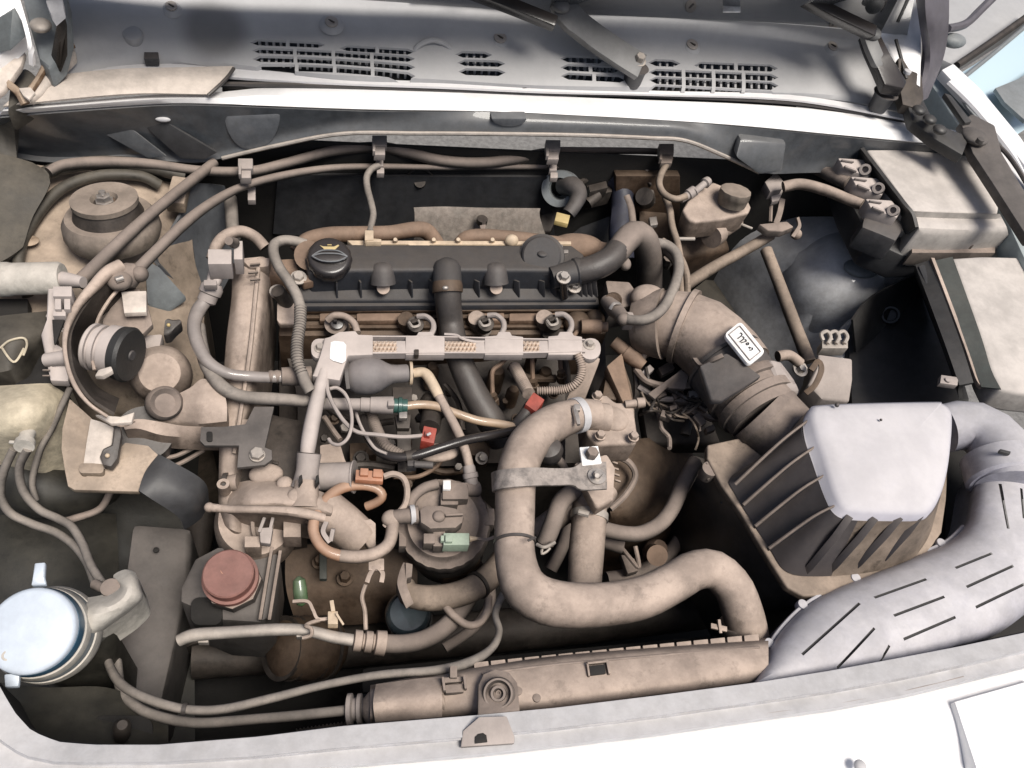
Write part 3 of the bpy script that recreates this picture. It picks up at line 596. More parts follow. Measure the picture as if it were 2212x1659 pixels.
cn = Vector((0, -.30, .954)).normalized(); cc0 = P((712, 552, .018)); cpx = MM(cc0, 1); cyv = cn.cross(Vector((1, 0, 0))).normalized(); cxv = cyv.cross(cn)
def cq(u, v, h=0): return cc0+cxv*u*cpx+cyv*v*cpx+cn*h          # point on the cap's face: u right, v away
cap = t.p('oil_filler_cap', lathe(cc0-cn*.022, cc0, [(0, 45), (.55, 47), (.7, 46), (.9, 44), (.97, 41), (1, 37)], n=56, knurl=(44.5, 1.2)), 'gloss_black', label='round black oil filler cap with a grip bar and yellow oil can symbol')
lens = [cq(37*math.cos(math.radians(q)), -6+14*math.sin(math.radians(q)), .006) for q in range(0, 360, 20)]
t.p('grip', poly(lens, .007, .0015, dr=-cn), 'gloss_black', under=cap)
for v0, hh in ((8, .0066), (-20, .0066), (-1, .0074)):
    t.p('grip_highlight', tube([cq(-37, -6, .0055), cq(-20, v0*.8-1, hh), cq(0, v0, hh+.0004), cq(20, v0*.8-1, hh), cq(37, -6, .0055)], 1.7, n=8, wob=0), 'slate_light', under=cap)  # paler tubes stand in for the highlights on the grip rim
t.p('oil_can_symbol', join(poly([cq(u, v, .0012) for u, v in ((-20, 24), (-13, 21), (10, 21), (19, 26), (21, 24), (10, 12), (-10, 12), (-13, 17))], .001, 0, dr=-cn), bar(cq(-4, 25, .001), cq(5, 25, .001), 2, 2, 0)), 'yellow_tag', under=cap)
t.p('rear_gasket_tray', join(poly([(750, 519, -.006), (1234, 521, -.006), (1234, 527, -.006), (1180, 528, -.006), (1168, 536, -.006), (1145, 536, -.006), (1130, 528, -.006), (930, 528, -.006), (915, 535, -.006), (895, 535, -.006), (880, 527, -.006), (800, 527, -.006), (785, 533, -.006), (765, 533, -.006)], .012, .001),
     *[lathe((x, 521, -.006), (x, 517, .004), [(0, 6), (1, 4)], n=10) for x in (854, 937, 990, 1064)]), 'cream_plastic', label='pale gasket edge along the rear of the cover')
t.p('lifting_eye', join(ball((1105, 520, .0), 15, (1, .8, 1))), 'cream_plastic')
# head
t.p('cylinder_head', poly([(610, 655, -.075), (1300, 652, -.075), (1312, 722, -.092), (600, 726, -.092)], .16, .006), 'brown_metal')
for y, z, h in ((672, -.072, .01), (688, -.078, .008), (708, -.084, .01)):
    t.p('casting_ledge', bar((640, y, z), (1285, y-2, z), 9 if y != 688 else 6, 9, .0015), 'brown_metal')
for x0, x1 in ((690, 745), (770, 868), (1010, 1090), (1100, 1210)):
    t.p('casting_pad', poly([(x0, 676, -.071), (x1, 675, -.071), (x1, 692, -.073), (x0, 693, -.073)], .012, .003), 'rust_pipe')
t.p('thermostat_lobe', join(ball((1250, 700, -.075), 32, (1, 1, .7)), ball((1285, 690, -.07), 22)), 'brown_metal')
t.p('sensor', lathe((1255, 706, -.06), (1312, 706, -.055), [(0, 16), (.75, 16), (.76, 11), (1, 11)], n=18), 'rust_pipe')
t.p('oil_way_cover', round_rect(1172, 708, 1245, 730, 8, -.086, .02), 'dark_metal')
t.p('block', poly([(600, 720, -.17), (1310, 720, -.17), (1320, 1000, -.26), (600, 1010, -.26)], .25, .01), 'dark_metal')
t.p('front_casting', sheet([[(610, 740, -.14), (800, 745, -.15), (1000, 745, -.15), (1220, 745, -.14)], [(640, 860, -.18), (800, 860, -.19), (1000, 850, -.19), (1220, 850, -.18)], [(640, 1020, -.2), (800, 1010, -.22), (1000, 1000, -.24), (1220, 1000, -.2)]], n=30, th=.01, rs=12, noise_=.02), 'dark_metal')
for x, y, z, r, h in ((935, 790, -.12, 15, .05), (1075, 800, -.13, 18, .05), (1110, 840, -.13, 14, .04), (1180, 800, -.12, 16, .05), (800, 975, -.15, 14, .03), (735, 1000, -.15, 12, .02), (1150, 770, -.11, 12, .03), (880, 1010, -.18, 20, .03)):
    t.p('casting_stub', lathe(P((x, y, z))-UP*h, (x, y, z), [(0, r), (.8, r), (1, r*.7)], n=18), 'brown_metal')
rnd = random.Random(11)
for x, y, r in ((722, 905, 9), (745, 925, 12), (700, 948, 9), (760, 880, 8), (890, 862, 9), (905, 905, 10), (970, 850, 9), (1010, 905, 8), (990, 1010, 9), (1040, 990, 10), (1115, 905, 8), (1135, 800, 9), (1092, 868, 8), (1165, 812, 10), (1195, 850, 9), (845, 960, 10), (880, 1045, 8), (780, 990, 12), (1005, 1045, 8), (1210, 905, 9)):
    z = -.150-rnd.random()*.02
    t.p('bolt', bolt((x, y, z), r, (rnd.uniform(-.3, .3), -.4, 1), .01, rnd.choice((0, 1.4))), rnd.choice(('dark_metal', 'brown_metal', 'dull_metal')))
for pts, r in (([(705, 880, -.15), (735, 900, -.15), (790, 915, -.15), (850, 910, -.15)], 7), ([(960, 830, -.13), (990, 870, -.14), (1000, 930, -.15)], 6), ([(1100, 790, -.12), (1140, 815, -.13), (1200, 818, -.13)], 9), ([(900, 1000, -.15), (960, 1020, -.16), (1020, 1010, -.16)], 8), ([(735, 1010, -.14), (790, 1004, -.14), (850, 1012, -.15)], 10)):
    t.p('casting_rib', tube(pts, r, n=8, wob=.15), rnd.choice(('dark_metal', 'brown_metal')))
for x0, y0, x1, y1 in ((755, 955, 800, 1000), (1010, 945, 1060, 985), (860, 930, 890, 960), (1120, 770, 1160, 790)):
    t.p('casting_pad', rect(x0, y0, x1, y1, -.155, .03, bev=.004, rot=rnd.uniform(-8, 8)), 'brown_metal')
# engine mount casting
t.p('front_plate', poly([(690, 960, -.13), (735, 955, -.13), (745, 990, -.135), (755, 1010, -.135), (690, 1015, -.135)], .05, .004), 'beige_metal')
# timing cover
t.p('timing_cover', sheet([
  [(500, 572, -.035), (520, 560, -.025), (548, 556, -.02), (572, 556, -.025), (585, 575, -.035)],
  [(500, 640, -.05), (515, 640, -.035), (545, 640, -.03), (566, 640, -.035), (580, 640, -.05)],
  [(488, 740, -.07), (505, 740, -.055), (535, 740, -.05), (556, 740, -.055), (568, 740, -.07)],
  [(480, 860, -.10), (495, 860, -.085), (520, 860, -.08), (540, 860, -.085), (552, 860, -.10)],
  [(474, 960, -.12), (484, 960, -.11), (505, 960, -.105), (518, 960, -.11), (526, 960, -.12)],
  [(472, 1080, -.15), (480, 1080, -.14), (498, 1080, -.135), (510, 1080, -.14), (518, 1080, -.15)],
  [(476, 1125, -.17), (486, 1135, -.16), (502, 1145, -.155), (516, 1150, -.16), (530, 1150, -.17)]], n=26, drop=.16, rs=30), 'beige_metal')
t.p('timing_cover_ridge', tube([(560, 560, -.02), (552, 640, -.028), (540, 760, -.05), (522, 880, -.078), (506, 980, -.102)], 5, n=8), 'beige_metal')
t.p('timing_cover_step', poly([(508, 905, -.09), (548, 905, -.09), (548, 930, -.095), (508, 925, -.095)], .02, .002), 'beige_metal')
for x, y in ((478, 890), (482, 1045)):
    t.p('bolt_lug', lathe(P((x, y, -.11))-UP*.02, P((x, y, -.11)), [(0, 13), (1, 13), (1, 6), (.7, 6)], n=20), 'beige_metal')
t.p('timing_case', sheet([[(540, 880, -.13), (600, 900, -.13), (650, 910, -.13)], [(520, 1000, -.14), (590, 1000, -.13), (660, 1000, -.13)], [(520, 1110, -.16), (590, 1120, -.15), (660, 1110, -.15)]], n=20, drop=.1, rs=12, noise_=.006), 'dark_metal')
for i, (x, y) in enumerate(((604, 955), (596, 975), (588, 995), (582, 1015), (576, 1035))):
    t.p('belt_tooth', rect(x, y, x+14, y+7, -.128, .006, rot=15), 'dark_metal')
t.p('head_end_boss', poly([(565, 560, -.02), (640, 555, -.02), (650, 590, -.03), (590, 600, -.04), (560, 590, -.03)], .05, .008), 'rust_pipe')
t.p('head_end_boss', poly([(520, 560, -.015), (585, 553, -.01), (582, 575, -.015), (540, 580, -.02)], .03, .006), 'beige_metal')
for x, y in ((552, 572), (548, 590), (552, 605)): t.p('tick', bar((x-12, y, -.012), (x+10, y-2, -.012), 4, 5, .0005), 'dusty_plastic')
for x, y, z in ((645, 600, -.02), (600, 630, -.03)):
    t.p('bolt', bolt((x, y, z), 12, (0, -.2, 1), .008), 'dull_metal')
t.p('lift_bracket', poly([(598, 650, -.045), (645, 655, -.05), (648, 700, -.055), (604, 700, -.055), (598, 690, -.05)], .01, .003), 'beige_metal')
t.p('bracket_stud', lathe((620, 655, -.05), (600, 628, -.02), [(0, 15), (1, 15)], n=18), 'dark_metal')
t.p('ear', poly([(640, 590, -.02), (672, 594, -.02), (680, 606, -.02), (655, 612, -.02)], .015, .003), 'rust_pipe')
t.p('filler_neck', lathe((664, 560, -.06), (668, 552, .0), [(0, 26), (1, 30)], n=20), 'rust_pipe')
t.p('end_cover', poly([(1308, 605, -.03), (1360, 608, -.03), (1372, 625, -.03), (1368, 660, -.035), (1320, 668, -.035)], .05, .004), 'dusty_plastic')
t.p('end_port', lathe((1325, 652, -.05), (1322, 650, -.02), [(0, 22), (1, 16)], n=20), 'brown_metal')
# ---- injectors
def injector(x, y, cap_, lab):
    t = T('fuel_injector', lab, 'injector', (x, y, -.1), 'fuel injectors along the cylinder head')
    t.p('body', lathe((x+14, y+30, -.115), (x-4, y-6, -.058), [(0, 15), (.5, 15), (.55, 20), (.85, 20), (1, 16)], n=24), 'brown_metal' if not cap_ else 'beige_metal')
    t.p('collar', lathe((x+10, y+26, -.10), (x+8, y+22, -.092), [(0, 22), (1, 22)], n=6), 'dull_metal')
    t.p('connector', join(disc((x+18, y+6, -.052), 18, .016, (0, -.4, 1)), rect(x+8, y-6, x+26, y+2, -.045, .01, rot=-15)), 'dark_metal')
    t.p('clip', tube([(x+4, y+2, -.042), (x+12, y+12, -.042), (x+26, y+8, -.042), (x+24, y-2, -.042)], 3, n=6), 'dull_metal')
    t.p('return_hose', tube([(x+22, y-10, -.045), (x+40, y-10, -.04), (x+54, y+2, -.038), (x+56, y+18, -.036), (x+48, y+34, -.034)], 6.5, n=10), 'grey_plastic')
t_ = T('fuel_injector', 'leftmost injector, its loop hose curling from a round grey ring cap', 'injector', (727, 700, -.1), 'fuel injectors along the cylinder head')
t_.p('body', lathe((738, 730, -.115), (726, 698, -.058), [(0, 17), (.6, 17), (.65, 24), (1, 24)], n=26), 'dusty_plastic')
t_.p('connector', join(disc((728, 697, -.05), 14, .01, (0, -.4, 1)), rect(720, 686, 728, 694, -.044, .008)), 'gloss_black')
t_.p('return_hose', tube([(708, 692, -.05), (722, 682, -.042), (745, 684, -.04), (764, 698, -.038), (772, 720, -.036)], 8, n=10), 'dusty_hose')
injector(880, 694, False, 'second injector from the left with a short pale loop hose, left of the black hose')
injector(1032, 692, True, 'third injector from the left, between the black hose and the last injector')
injector(1178, 690, True, 'rightmost injector with a pale domed top beside the brown thermostat casting')
# ---- harness rail
t = T('harness_rail', 'pale grey harness tray lying across the injectors with braided copper wires showing in its gaps', 'wiring tray', (980, 750, -.035))
t.p('tray', poly([(795, 729, -.036), (1262, 736, -.036), (1262, 764, -.040), (795, 768, -.040)], .006, .001), 'rail_plastic')
t.p('tray_wall', strip([(800, 730, -.03), (960, 731, -.03), (1110, 735, -.03), (1262, 737, -.03)], 3, .008, bev=0), 'rail_plastic')
t.p('tray_wall', strip([(800, 768, -.034), (960, 767, -.034), (1110, 767, -.034), (1262, 764, -.034)], 4, .012, bev=0), 'rail_plastic')
zz = -.026
t.p('end_cover', poly([(712, 727, zz), (733, 716, zz), (768, 714, zz), (774, 722, zz), (806, 723, zz), (806, 766, zz), (752, 768, zz), (734, 822, zz-.006), (674, 812, zz-.006), (690, 770, zz), (700, 730, zz)], .016, .0025), 'rail_plastic')
t.p('sticker_or_glint', poly([(714, 739, zz+.002), (722, 736, zz+.002), (742, 738, zz+.002), (748, 745, zz+.002), (747, 778, zz+.002), (740, 784, zz+.002), (720, 779, zz+.002), (712, 774, zz+.002)], .0015, .0004), 'white_sticker', label='torn white paper stick-on label')
for x0, x1, tab in ((876, 961, (900, 938)), (1047, 1131, (1073, 1106)), (1184, 1258, (1205, 1240))):
    t.p('cover', join(poly([(x0, 726, zz), (tab[0], 724, zz), (tab[0]+4, 716, zz), (tab[1]-4, 716, zz), (tab[1], 724, zz), (x1, 727, zz), (x1, 766, zz-.003), (x0, 766, zz-.003)], .014, .002),
                      rect(x0-20, 736, x0+4, 762, zz-.003, .01)), 'rail_plastic')
t.p('lug', join(round_rect(672, 731, 716, 774, 16, -.034, .01)), 'rail_plastic'); t.p('bolt', bolt((692, 753, -.034), 9, UP, .007), 'dull_metal')
t.p('lug', join(round_rect(1254, 730, 1298, 776, 20, -.032, .012)), 'rail_plastic'); t.p('bolt', bolt((1273, 746, -.032), 8, UP, .008, 1.7), 'dull_metal')
for x0, x1 in ((806, 858), (961, 1030), (1131, 1166)):
    for j in range(3):
        y0 = 742+j*8.5; pts = [(x0+i*4.2, y0+(2.4 if (i+j) % 2 else -2.4), -.032+(.002 if (i+j) % 2 else 0)) for i in range(int((x1-x0)/4.2)+1)]
        t.p('braided_wire', tube(pts, 3.4, n=6, step=1.4), 'copper_braid')
t.p('loose_wire', tube([(960, 722, -.028), (985, 724, -.026), (1000, 732, -.026), (1025, 738, -.028), (1050, 738, -.03)], 3, n=6), 'rail_plastic')
t.p('post', poly([(1256, 772, -.036), (1298, 772, -.036), (1292, 790, -.045), (1262, 868, -.09), (1222, 866, -.09), (1250, 800, -.05)], .02, .003), 'beige_metal')
t.p('tray_clip', rect(895, 754, 905, 766, zz+.001, .01), 'dark_metal')
# ---- loom down from the tray
t = T('wiring_loom', 'thick tape wrapped loom dropping from the left end of the tray', 'wiring loom', (670, 900, -.06))
t.p('wrapped_cable', tube([(700, 800, -.035), (694, 830, -.04), (684, 870, -.055), (674, 915, -.07), (666, 960, -.08), (663, 985, -.085)], [13, 15, 16, 17, 17, 15], n=14, wob=.09), 'rail_plastic')
t.p('sleeve', lathe((668, 978, -.075), (660, 1052, -.10), [(0, 26), (0, 20), (.02, 20), (.02, 26), (.5, 24), (.8, 27), (1, 32)], n=20), 'grey_plastic')
for x in (648, 684): t.p('sleeve_slot', poly([(x-2, 1028, -.066), (x+4, 1024, -.066), (x+6, 1036, -.068), (x-3, 1048, -.07)], .012, .001), 'deep_dark')
t = T('twin_wire', 'thin taped wire curving from the tray down to the left red plug', 'wire', (800, 930, -.06))
t.p('wire', tube([(706, 812, -.035), (708, 845, -.04), (722, 878, -.05), (745, 912, -.06), (772, 933, -.06), (815, 939, -.06), (870, 944, -.065), (922, 940, -.075)], 4.6, n=8), 'grey_plastic')
t = T('twin_wire', 'thin taped wire looping round beside the thick loom, ending in a small hook', 'wire', (740, 900, -.06))
t.p('wire', tube([(712, 840, -.045), (728, 838, -.045), (746, 852, -.045), (757, 880, -.05), (760, 915, -.055), (752, 945, -.06), (735, 960, -.065), (718, 958, -.068), (710, 948, -.07)], 4, n=8), 'grey_plastic')
# ---- primer bulb
t = T('fuel_priming_bulb', 'smooth grey rubber priming bulb lying under the left end of the tray', 'bulb', (812, 815, -.07))
t.p('bulb', lathe((742, 815, -.058), (882, 806, -.058), [(0, 16), (.06, 27), (.16, 37), (.3, 42), (.42, 42), (.55, 37), (.66, 27), (.74, 21), (.82, 20), (.98, 20), (1, 18)], n=40), 'bulb_rubber')
t.p('end_washer', lathe((884, 806, -.062), (890, 806, -.062), [(0, 26), (1, 26)], n=28), 'cream_plastic')
t.p('strap', strip([(752, 772, -.045), (748, 800, -.035), (752, 840, -.05)], 8, .003), 'black_plastic')
t = T('fuel_hose', 'cream fuel hose running from the priming bulb elbow down to the fuel filter', 'fuel hose', (980, 930, -.08))
t.p('elbow', tube([(893, 806, -.062), (912, 804, -.06), (924, 812, -.06), (938, 836, -.062), (948, 856, -.065)], [10, 11, 12, 12, 11], n=14), 'cream_plastic')
t.p('pipe', tube([(940, 842, -.064), (962, 882, -.067), (985, 925, -.07), (1002, 965, -.078), (1012, 1000, -.09), (1018, 1030, -.1)], 10.5, n=12), 'dusty_hose')
t.p('fitting', lathe((1012, 1005, -.088), (1022, 1060, -.105), [(0, 12), (.1, 14), (.3, 14), (.32, 17), (.5, 17), (.52, 14), (.85, 15), (1, 12)], n=16), 'grey_plastic')
t = T('fuel_hose', 'see through amber fuel hose with grey quick connector and dark green clip', 'fuel hose', (930, 880, -.07))
t.p('connector', join(lathe((700, 872, -.075), (850, 876, -.07), [(0, 13), (.52, 14), (.53, 16), (.66, 16), (.67, 18), (.95, 20), (1, 20)], n=18), rect(838, 864, 852, 876, -.055, .01)), 'grey_plastic')
t.p('clip', join(lathe((850, 876, -.07), (880, 877, -.07), [(0, 16), (.3, 16), (.35, 19), (.6, 19), (.65, 15), (1, 15)], n=18)), 'teal_clip')
t.p('tube', tube([(878, 877, -.07), (910, 874, -.07), (945, 878, -.07), (985, 893, -.072), (1030, 908, -.076), (1075, 915, -.082), (1110, 922, -.09)], 9.5, n=12), 'clear_fuel')
t.p('strap', poly([(862, 890, -.066), (880, 888, -.066), (880, 903, -.066), (862, 903, -.066)], .008), 'bare_metal')
t.p('pillar_bracket', join(rect(848, 836, 890, 868, -.075, .02), poly([(852, 895, -.085), (888, 895, -.085), (885, 925, -.09), (858, 925, -.09)], .01), bar((872, 925, -.1), (874, 1020, -.13), 30, 14)), 'dark_metal')
# ---- regulators with red plugs
t = T('injection_regulator', 'dark regulator with red plug pointing down, left of the cream hose', 'sensor', (930, 900, -.1))
t.p('body', lathe((938, 868, -.10), (928, 925, -.085), [(0, 30), (.15, 32), (.3, 32), (.32, 22), (1, 22)], n=24), 'dark_metal')
t.p('red_plug', join(rect(912, 922, 941, 955, -.07, .022, rot=12), rect(918, 930, 930, 942, -.064, .008, rot=12)), 'red_plastic')
t.p('plug_pins', tube([(922, 940, -.06), (930, 936, -.06)], 3, n=6), 'white_dirty')
t = T('glow_plug_connector', 'red plug joined to a ribbed grey conduit right of the black hose', 'plug', (1150, 862, -.08))
t.p('red_plug', rect(1141, 852, 1170, 884, -.06, .024, rot=35), 'red_plastic')
t.p('sleeve', tube([(1148, 876, -.074), (1130, 902, -.082), (1112, 925, -.095)], 15, n=12), 'black_rubber')
t.p('ribbed_conduit', tube([(1112, 795, -.11), (1126, 820, -.09), (1142, 850, -.075)], 13, n=12, corr=(1.2, 6)), 'dusty_hose')
t = T('wiring_loom', 'ribbed conduit curling from the right end of the tray toward the red plug', 'wiring loom', (1240, 820, -.06))
t.p('conduit', tube([(1246, 764, -.03), (1256, 790, -.04), (1254, 812, -.05), (1240, 832, -.06), (1215, 842, -.07), (1185, 844, -.075), (1160, 845, -.08)], 9, n=12, corr=(.9, 5)), 'dusty_hose')
t = T('battery_cable', 'glossy black cable with a taped clip sagging across the front of the block', 'cable', (900, 985, -.1))
t.p('cable', tube([(784, 902, -.11), (792, 935, -.1), (808, 965, -.09), (840, 985, -.08), (890, 986, -.075), (950, 968, -.07), (1010, 950, -.07), (1065, 940, -.075), (1115, 930, -.09)], 10.5, n=12), 'gloss_black')
t.p('tape', lathe((876, 988, -.077), (900, 984, -.077), [(0, 14), (1, 14)], n=14), 'dark_metal')
t.p('clip', join(rect(880, 994, 900, 1006, -.07, .015), lathe((895, 1003, -.07), (935, 1005, -.07), [(0, 8), (1, 8)], n=10)), 'black_plastic')
t.p('silver_braid', tube([(766, 880, -.10), (776, 912, -.09), (790, 940, -.08), (810, 968, -.075), (835, 980, -.072)], 3, n=6, corr=(.8, 3)), 'rail_plastic')
t.p('ribbed_conduit', tube([(800, 890, -.12), (815, 930, -.11), (835, 965, -.1), (870, 985, -.095)], 12, n=12, corr=(1, 6)), 'dusty_rubber')
S('oval_cup', join(ball((946, 978, -.10), 46, (1.0, .5, .28))), 'beige_metal', 'pale shallow dish behind the black cable above the fuel filter', 'dish')
# ---- big black breather hose
t = T('breather_hose', 'thick black rubber hose dropping from the valve cover behind the tray', 'hose', (1000, 760, -.1))
t.p('hose', tube([(967, 618, -.012), (968, 650, -.03), (973, 700, -.062), (984, 750, -.075), (1002, 800, -.085), (1030, 860, -.105), (1058, 905, -.12), (1085, 950, -.15)], [30, 29, 28, 28, 28, 30, 31, 31], n=24), 'black_rubber')
t.p('clip_ring', lathe((966, 608, -.006), (967, 632, -.016), [(0, 31), (.3, 33), (1, 33)], n=26), 'brown_metal')
t.p('clip_pin', ball((962, 622, .016), 5, (1.4, 1, 1)), 'bare_metal')
t = T('breather_hose', 'thick black hose arching from the right end of the valve cover down behind the engine', 'hose', (1340, 540, 0))
t.p('hose', tube([(1250, 586, -.004), (1290, 577, .004), (1325, 555, .012), (1350, 522, .02), (1372, 505, .022), (1392, 518, .01), (1402, 560, -.03), (1402, 620, -.09)], [25, 25, 26, 28, 29, 29, 28, 28], n=24), 'dusty_rubber')
t.p('sleeve', tube([(1252, 586, -.003), (1285, 578, .005), (1318, 560, .012), (1334, 540, .016)], 28, n=24), 'black_rubber')
t.p('moulded_lug', ball((1350, 570, .0), 13, (1, 1.3, 1)), 'dusty_rubber')
t = T('vacuum_hose', 'grey hose sweeping down right of the engine to an elbow by the throttle duct', 'hose', (1440, 620, -.03))
t.p('hose', tube([(1415, 525, .0), (1440, 530, .0), (1460, 548, .0), (1466, 580, .0), (1456, 620, .0), (1436, 660, .01), (1412, 683, .012), (1385, 692, .01), (1350, 690, .0)], 11.5, n=14), 'hose_grey')
t.p('elbow', join(lathe((1310, 650, -.03), (1348, 688, .0), [(0, 14), (.5, 18), (1, 13)], n=16), ball((1346, 690, .0), 14)), 'dusty_rubber')
t.p('spring_clip', strip([(1318, 668, -.004), (1326, 656, .004), (1340, 656, .002)], 7, .002), 'bare_metal')
t.p('side_box', poly([(1348, 672, -.02), (1374, 674, -.02), (1374, 696, -.02), (1350, 696, -.02)], .02, .003), 'grey_plastic')
t = T('vacuum_hose', 'pair of thin hoses dropping side by side behind the grey sweeping hose', 'hose', (1470, 600, -.05))
t.p('hose', tube([(1420, 535, -.02), (1450, 555, -.02), (1468, 590, -.03), (1472, 650, -.06)], 8, n=10), 'hose_brown')
t.p('hose', tube([(1430, 520, -.02), (1466, 552, -.02), (1484, 600, -.03), (1482, 650, -.06)], 8, n=10), 'hose_brown')
t.p('union', lathe((1408, 520, -.02), (1435, 532, -.02), [(0, 8), (.3, 8), (.31, 12), (.7, 12), (.71, 9), (1, 9)], n=14), 'dark_metal')
t = T('ribbed_hose', 'grey hose becoming ribbed as it drops between timing cover and valve cover', 'hose', (620, 660, -.03))
t.p('smooth_part', tube([(660, 528, .0), (635, 521, .005), (610, 520, .008), (592, 530, .01), (592, 552, .01), (604, 580, .008), (625, 610, .005), (642, 640, .0), (650, 668, -.005)], 11.5, n=14), 'hose_grey')
t.p('ribbed_part', tube([(649, 664, -.005), (648, 700, -.01), (642, 740, -.016), (643, 780, -.022), (654, 812, -.03)], 12.5, n=14, corr=(1.1, 6.4)), 'hose_grey')
t.p('end_sleeve', tube([(652, 806, -.028), (660, 828, -.034), (670, 845, -.04)], 13, n=14), 'hose_grey')
# ================================================================ LOWER FRONT OF ENGINE
t = T('fuel_filter', 'large round dusty fuel filter housing with knurled rim and pale green plug', 'fuel filter', (960, 1135, -.28))
t.p('body', lathe((968, 1190, -.29), (960, 1138, -.15), [(0, 70), (.2, 78), (.8, 84), (1, 86)], n=48), 'dusty_plastic')
t.p('cap', lathe((961, 1142, -.165), (958, 1126, -.118), [(0, 94), (.05, 97), (.6, 97), (.75, 94), (.8, 84), (.86, 80), (.9, 78), (1, 74)], n=96, knurl=(93, 1.2)), 'dusty_plastic')
t.p('water_sensor', join(poly([(906, 1100, -.088), (916, 1092, -.088), (952, 1091, -.088), (985, 1097, -.088), (1003, 1112, -.088), (1000, 1128, -.088), (985, 1140, -.088), (930, 1142, -.088), (908, 1128, -.088)], .022, .004), ball((948, 1116, -.088), 14, (1, 1, .7)), bar((962, 1114, -.083), (1000, 1112, -.083), 5, 8)), 'dusty_plastic')
t.p('inlet', lathe((905, 1112, -.1), (846, 1118, -.105), [(0, 20), (.25, 20), (.26, 17), (.9, 16), (1, 12)], n=20), 'dusty_plastic')
t.p('white_ring', lathe((896, 1111, -.1), (886, 1112, -.1), [(0, 21), (1, 21)], n=24), 'white_dirty')
t.p('outlet', join(rect(956, 1042, 1012, 1078, -.092, .03), rect(952, 1064, 990, 1090, -.098, .02), lathe((1005, 1058, -.10), (1032, 1056, -.105), [(0, 15), (1, 17)], n=16)), 'dusty_plastic')
t.p('outlet_tag', join(rect(957, 1037, 974, 1056, -.085, .006)), 'white_sticker')
t.p('plug_socket', join(rect(915, 1152, 940, 1174, -.095, .02), rect(936, 1146, 962, 1180, -.098, .02), rect(930, 1172, 1000, 1182, -.105, .01)), 'dusty_plastic')
gp = t.p('green_plug', join(rect(958, 1151, 1014, 1177, -.090, .02), rect(962, 1155, 978, 1170, -.084, .008), rect(952, 1156, 960, 1168, -.088, .008)), 'green_plastic', label='pale green electrical plug')
t.p('pins', lathe((1014, 1164, -.1), (1032, 1163, -.1), [(0, 7), (1, 3)], n=8), 'cream_plastic', under=gp)
t.p('plug_wire', tube([(1030, 1163, -.1), (1050, 1166, -.1), (1075, 1157, -.1)], 3.5, n=6), 'dusty_hose')
t.p('rib', tube([(882, 1110, -.11), (890, 1078, -.105), (915, 1055, -.1), (945, 1046, -.1)], 12, n=10), 'dusty_plastic')
t.p('side_lug', join(rect(1044, 1098, 1068, 1134, -.12, .02), rect(862, 1150, 878, 1180, -.14, .02)), 'dusty_plastic')
t.p('lower_bracket', poly([(940, 1218, -.2), (1040, 1195, -.2), (1035, 1240, -.22), (960, 1250, -.22)], .03, .004), 'brown_metal')
t = T('return_hose', 'shiny amber return hose looping round below the orange plug', 'fuel hose', (760, 1130, -.12))
t.p('hose', tube([(792, 1094, -.14), (815, 1084, -.13), (826, 1070, -.12), (812, 1055, -.115), (778, 1048, -.11), (735, 1056, -.105), (700, 1084, -.10), (679, 1122, -.10), (680, 1158, -.105), (706, 1190, -.11), (755, 1203, -.115), (808, 1196, -.115), (838, 1176, -.115), (846, 1148, -.11), (848, 1122, -.108)],
     [10, 10, 10, 10, 11, 12, 12, 12, 12, 12, 13, 13, 13, 13, 14], n=14), 'amber_hose')
t.p('dusty_sleeve', tube([(735, 1201, -.114), (775, 1203, -.114), (812, 1195, -.114), (838, 1177, -.114), (847, 1150, -.109), (849, 1120, -.106)], 14, n=14), 'dusty_hose')
t.p('joint', join(ball((846, 1120, -.105), 20, (1.1, 1, .8)), bar((830, 1138, -.11), (842, 1125, -.105), 10, 10)), 'dusty_hose')
t = T('orange_plug', 'orange electrical plug with a grey cap joined to a short dusty cylinder', 'plug', (780, 1030, -.1))
t.p('plug', join(rect(768, 1016, 828, 1038, -.086, .010, rot=4), rect(778, 1011, 796, 1026, -.08, .006, rot=4), rect(806, 1013, 826, 1030, -.082, .006, rot=4)), 'orange_plastic')
t.p('solenoid', lathe((688, 1030, -.12), (766, 1030, -.11), [(0, 30), (.95, 32), (.96, 36), (1, 36)], n=28), 'grey_plastic')
t.p('plug_wire', tube([(828, 1030, -.09), (850, 1024, -.09), (872, 1034, -.09), (880, 1060, -.095), (874, 1092, -.1), (850, 1118, -.11)], 7, n=8, wob=.1), 'dusty_hose')
t = T('coolant_outlet', 'lumpy beige cast coolant housing lying across the foot of the timing cover', 'housing', (580, 1080, -.15))
t.p('casting', sheet([
 [(500, 1045, -.14), (540, 1036, -.115), (600, 1040, -.105), (660, 1050, -.10), (715, 1070, -.11)],
 [(495, 1070, -.13), (540, 1062, -.10), (600, 1062, -.09), (660, 1070, -.085), (720, 1088, -.10)],
 [(492, 1095, -.13), (540, 1092, -.10), (600, 1092, -.09), (660, 1098, -.09), (715, 1112, -.10)],
 [(490, 1112, -.15), (540, 1112, -.13), (600, 1110, -.12), (660, 1118, -.12), (700, 1130, -.13)]], n=30, drop=.06, rs=20, noise_=.004), 'beige_metal')
t.p('rod', tube([(450, 1096, -.105), (500, 1100, -.1), (580, 1102, -.09), (650, 1108, -.09), (700, 1120, -.1)], [10, 9, 9, 12, 10], n=12, wob=.1), 'beige_metal')
t.p('rod_end', ball((452, 1096, -.104), 11), 'beige_metal')
t.p('upright', lathe((658, 1098, -.10), (662, 1040, -.088), [(0, 34), (.3, 30), (1, 25)], n=24), 'beige_metal')
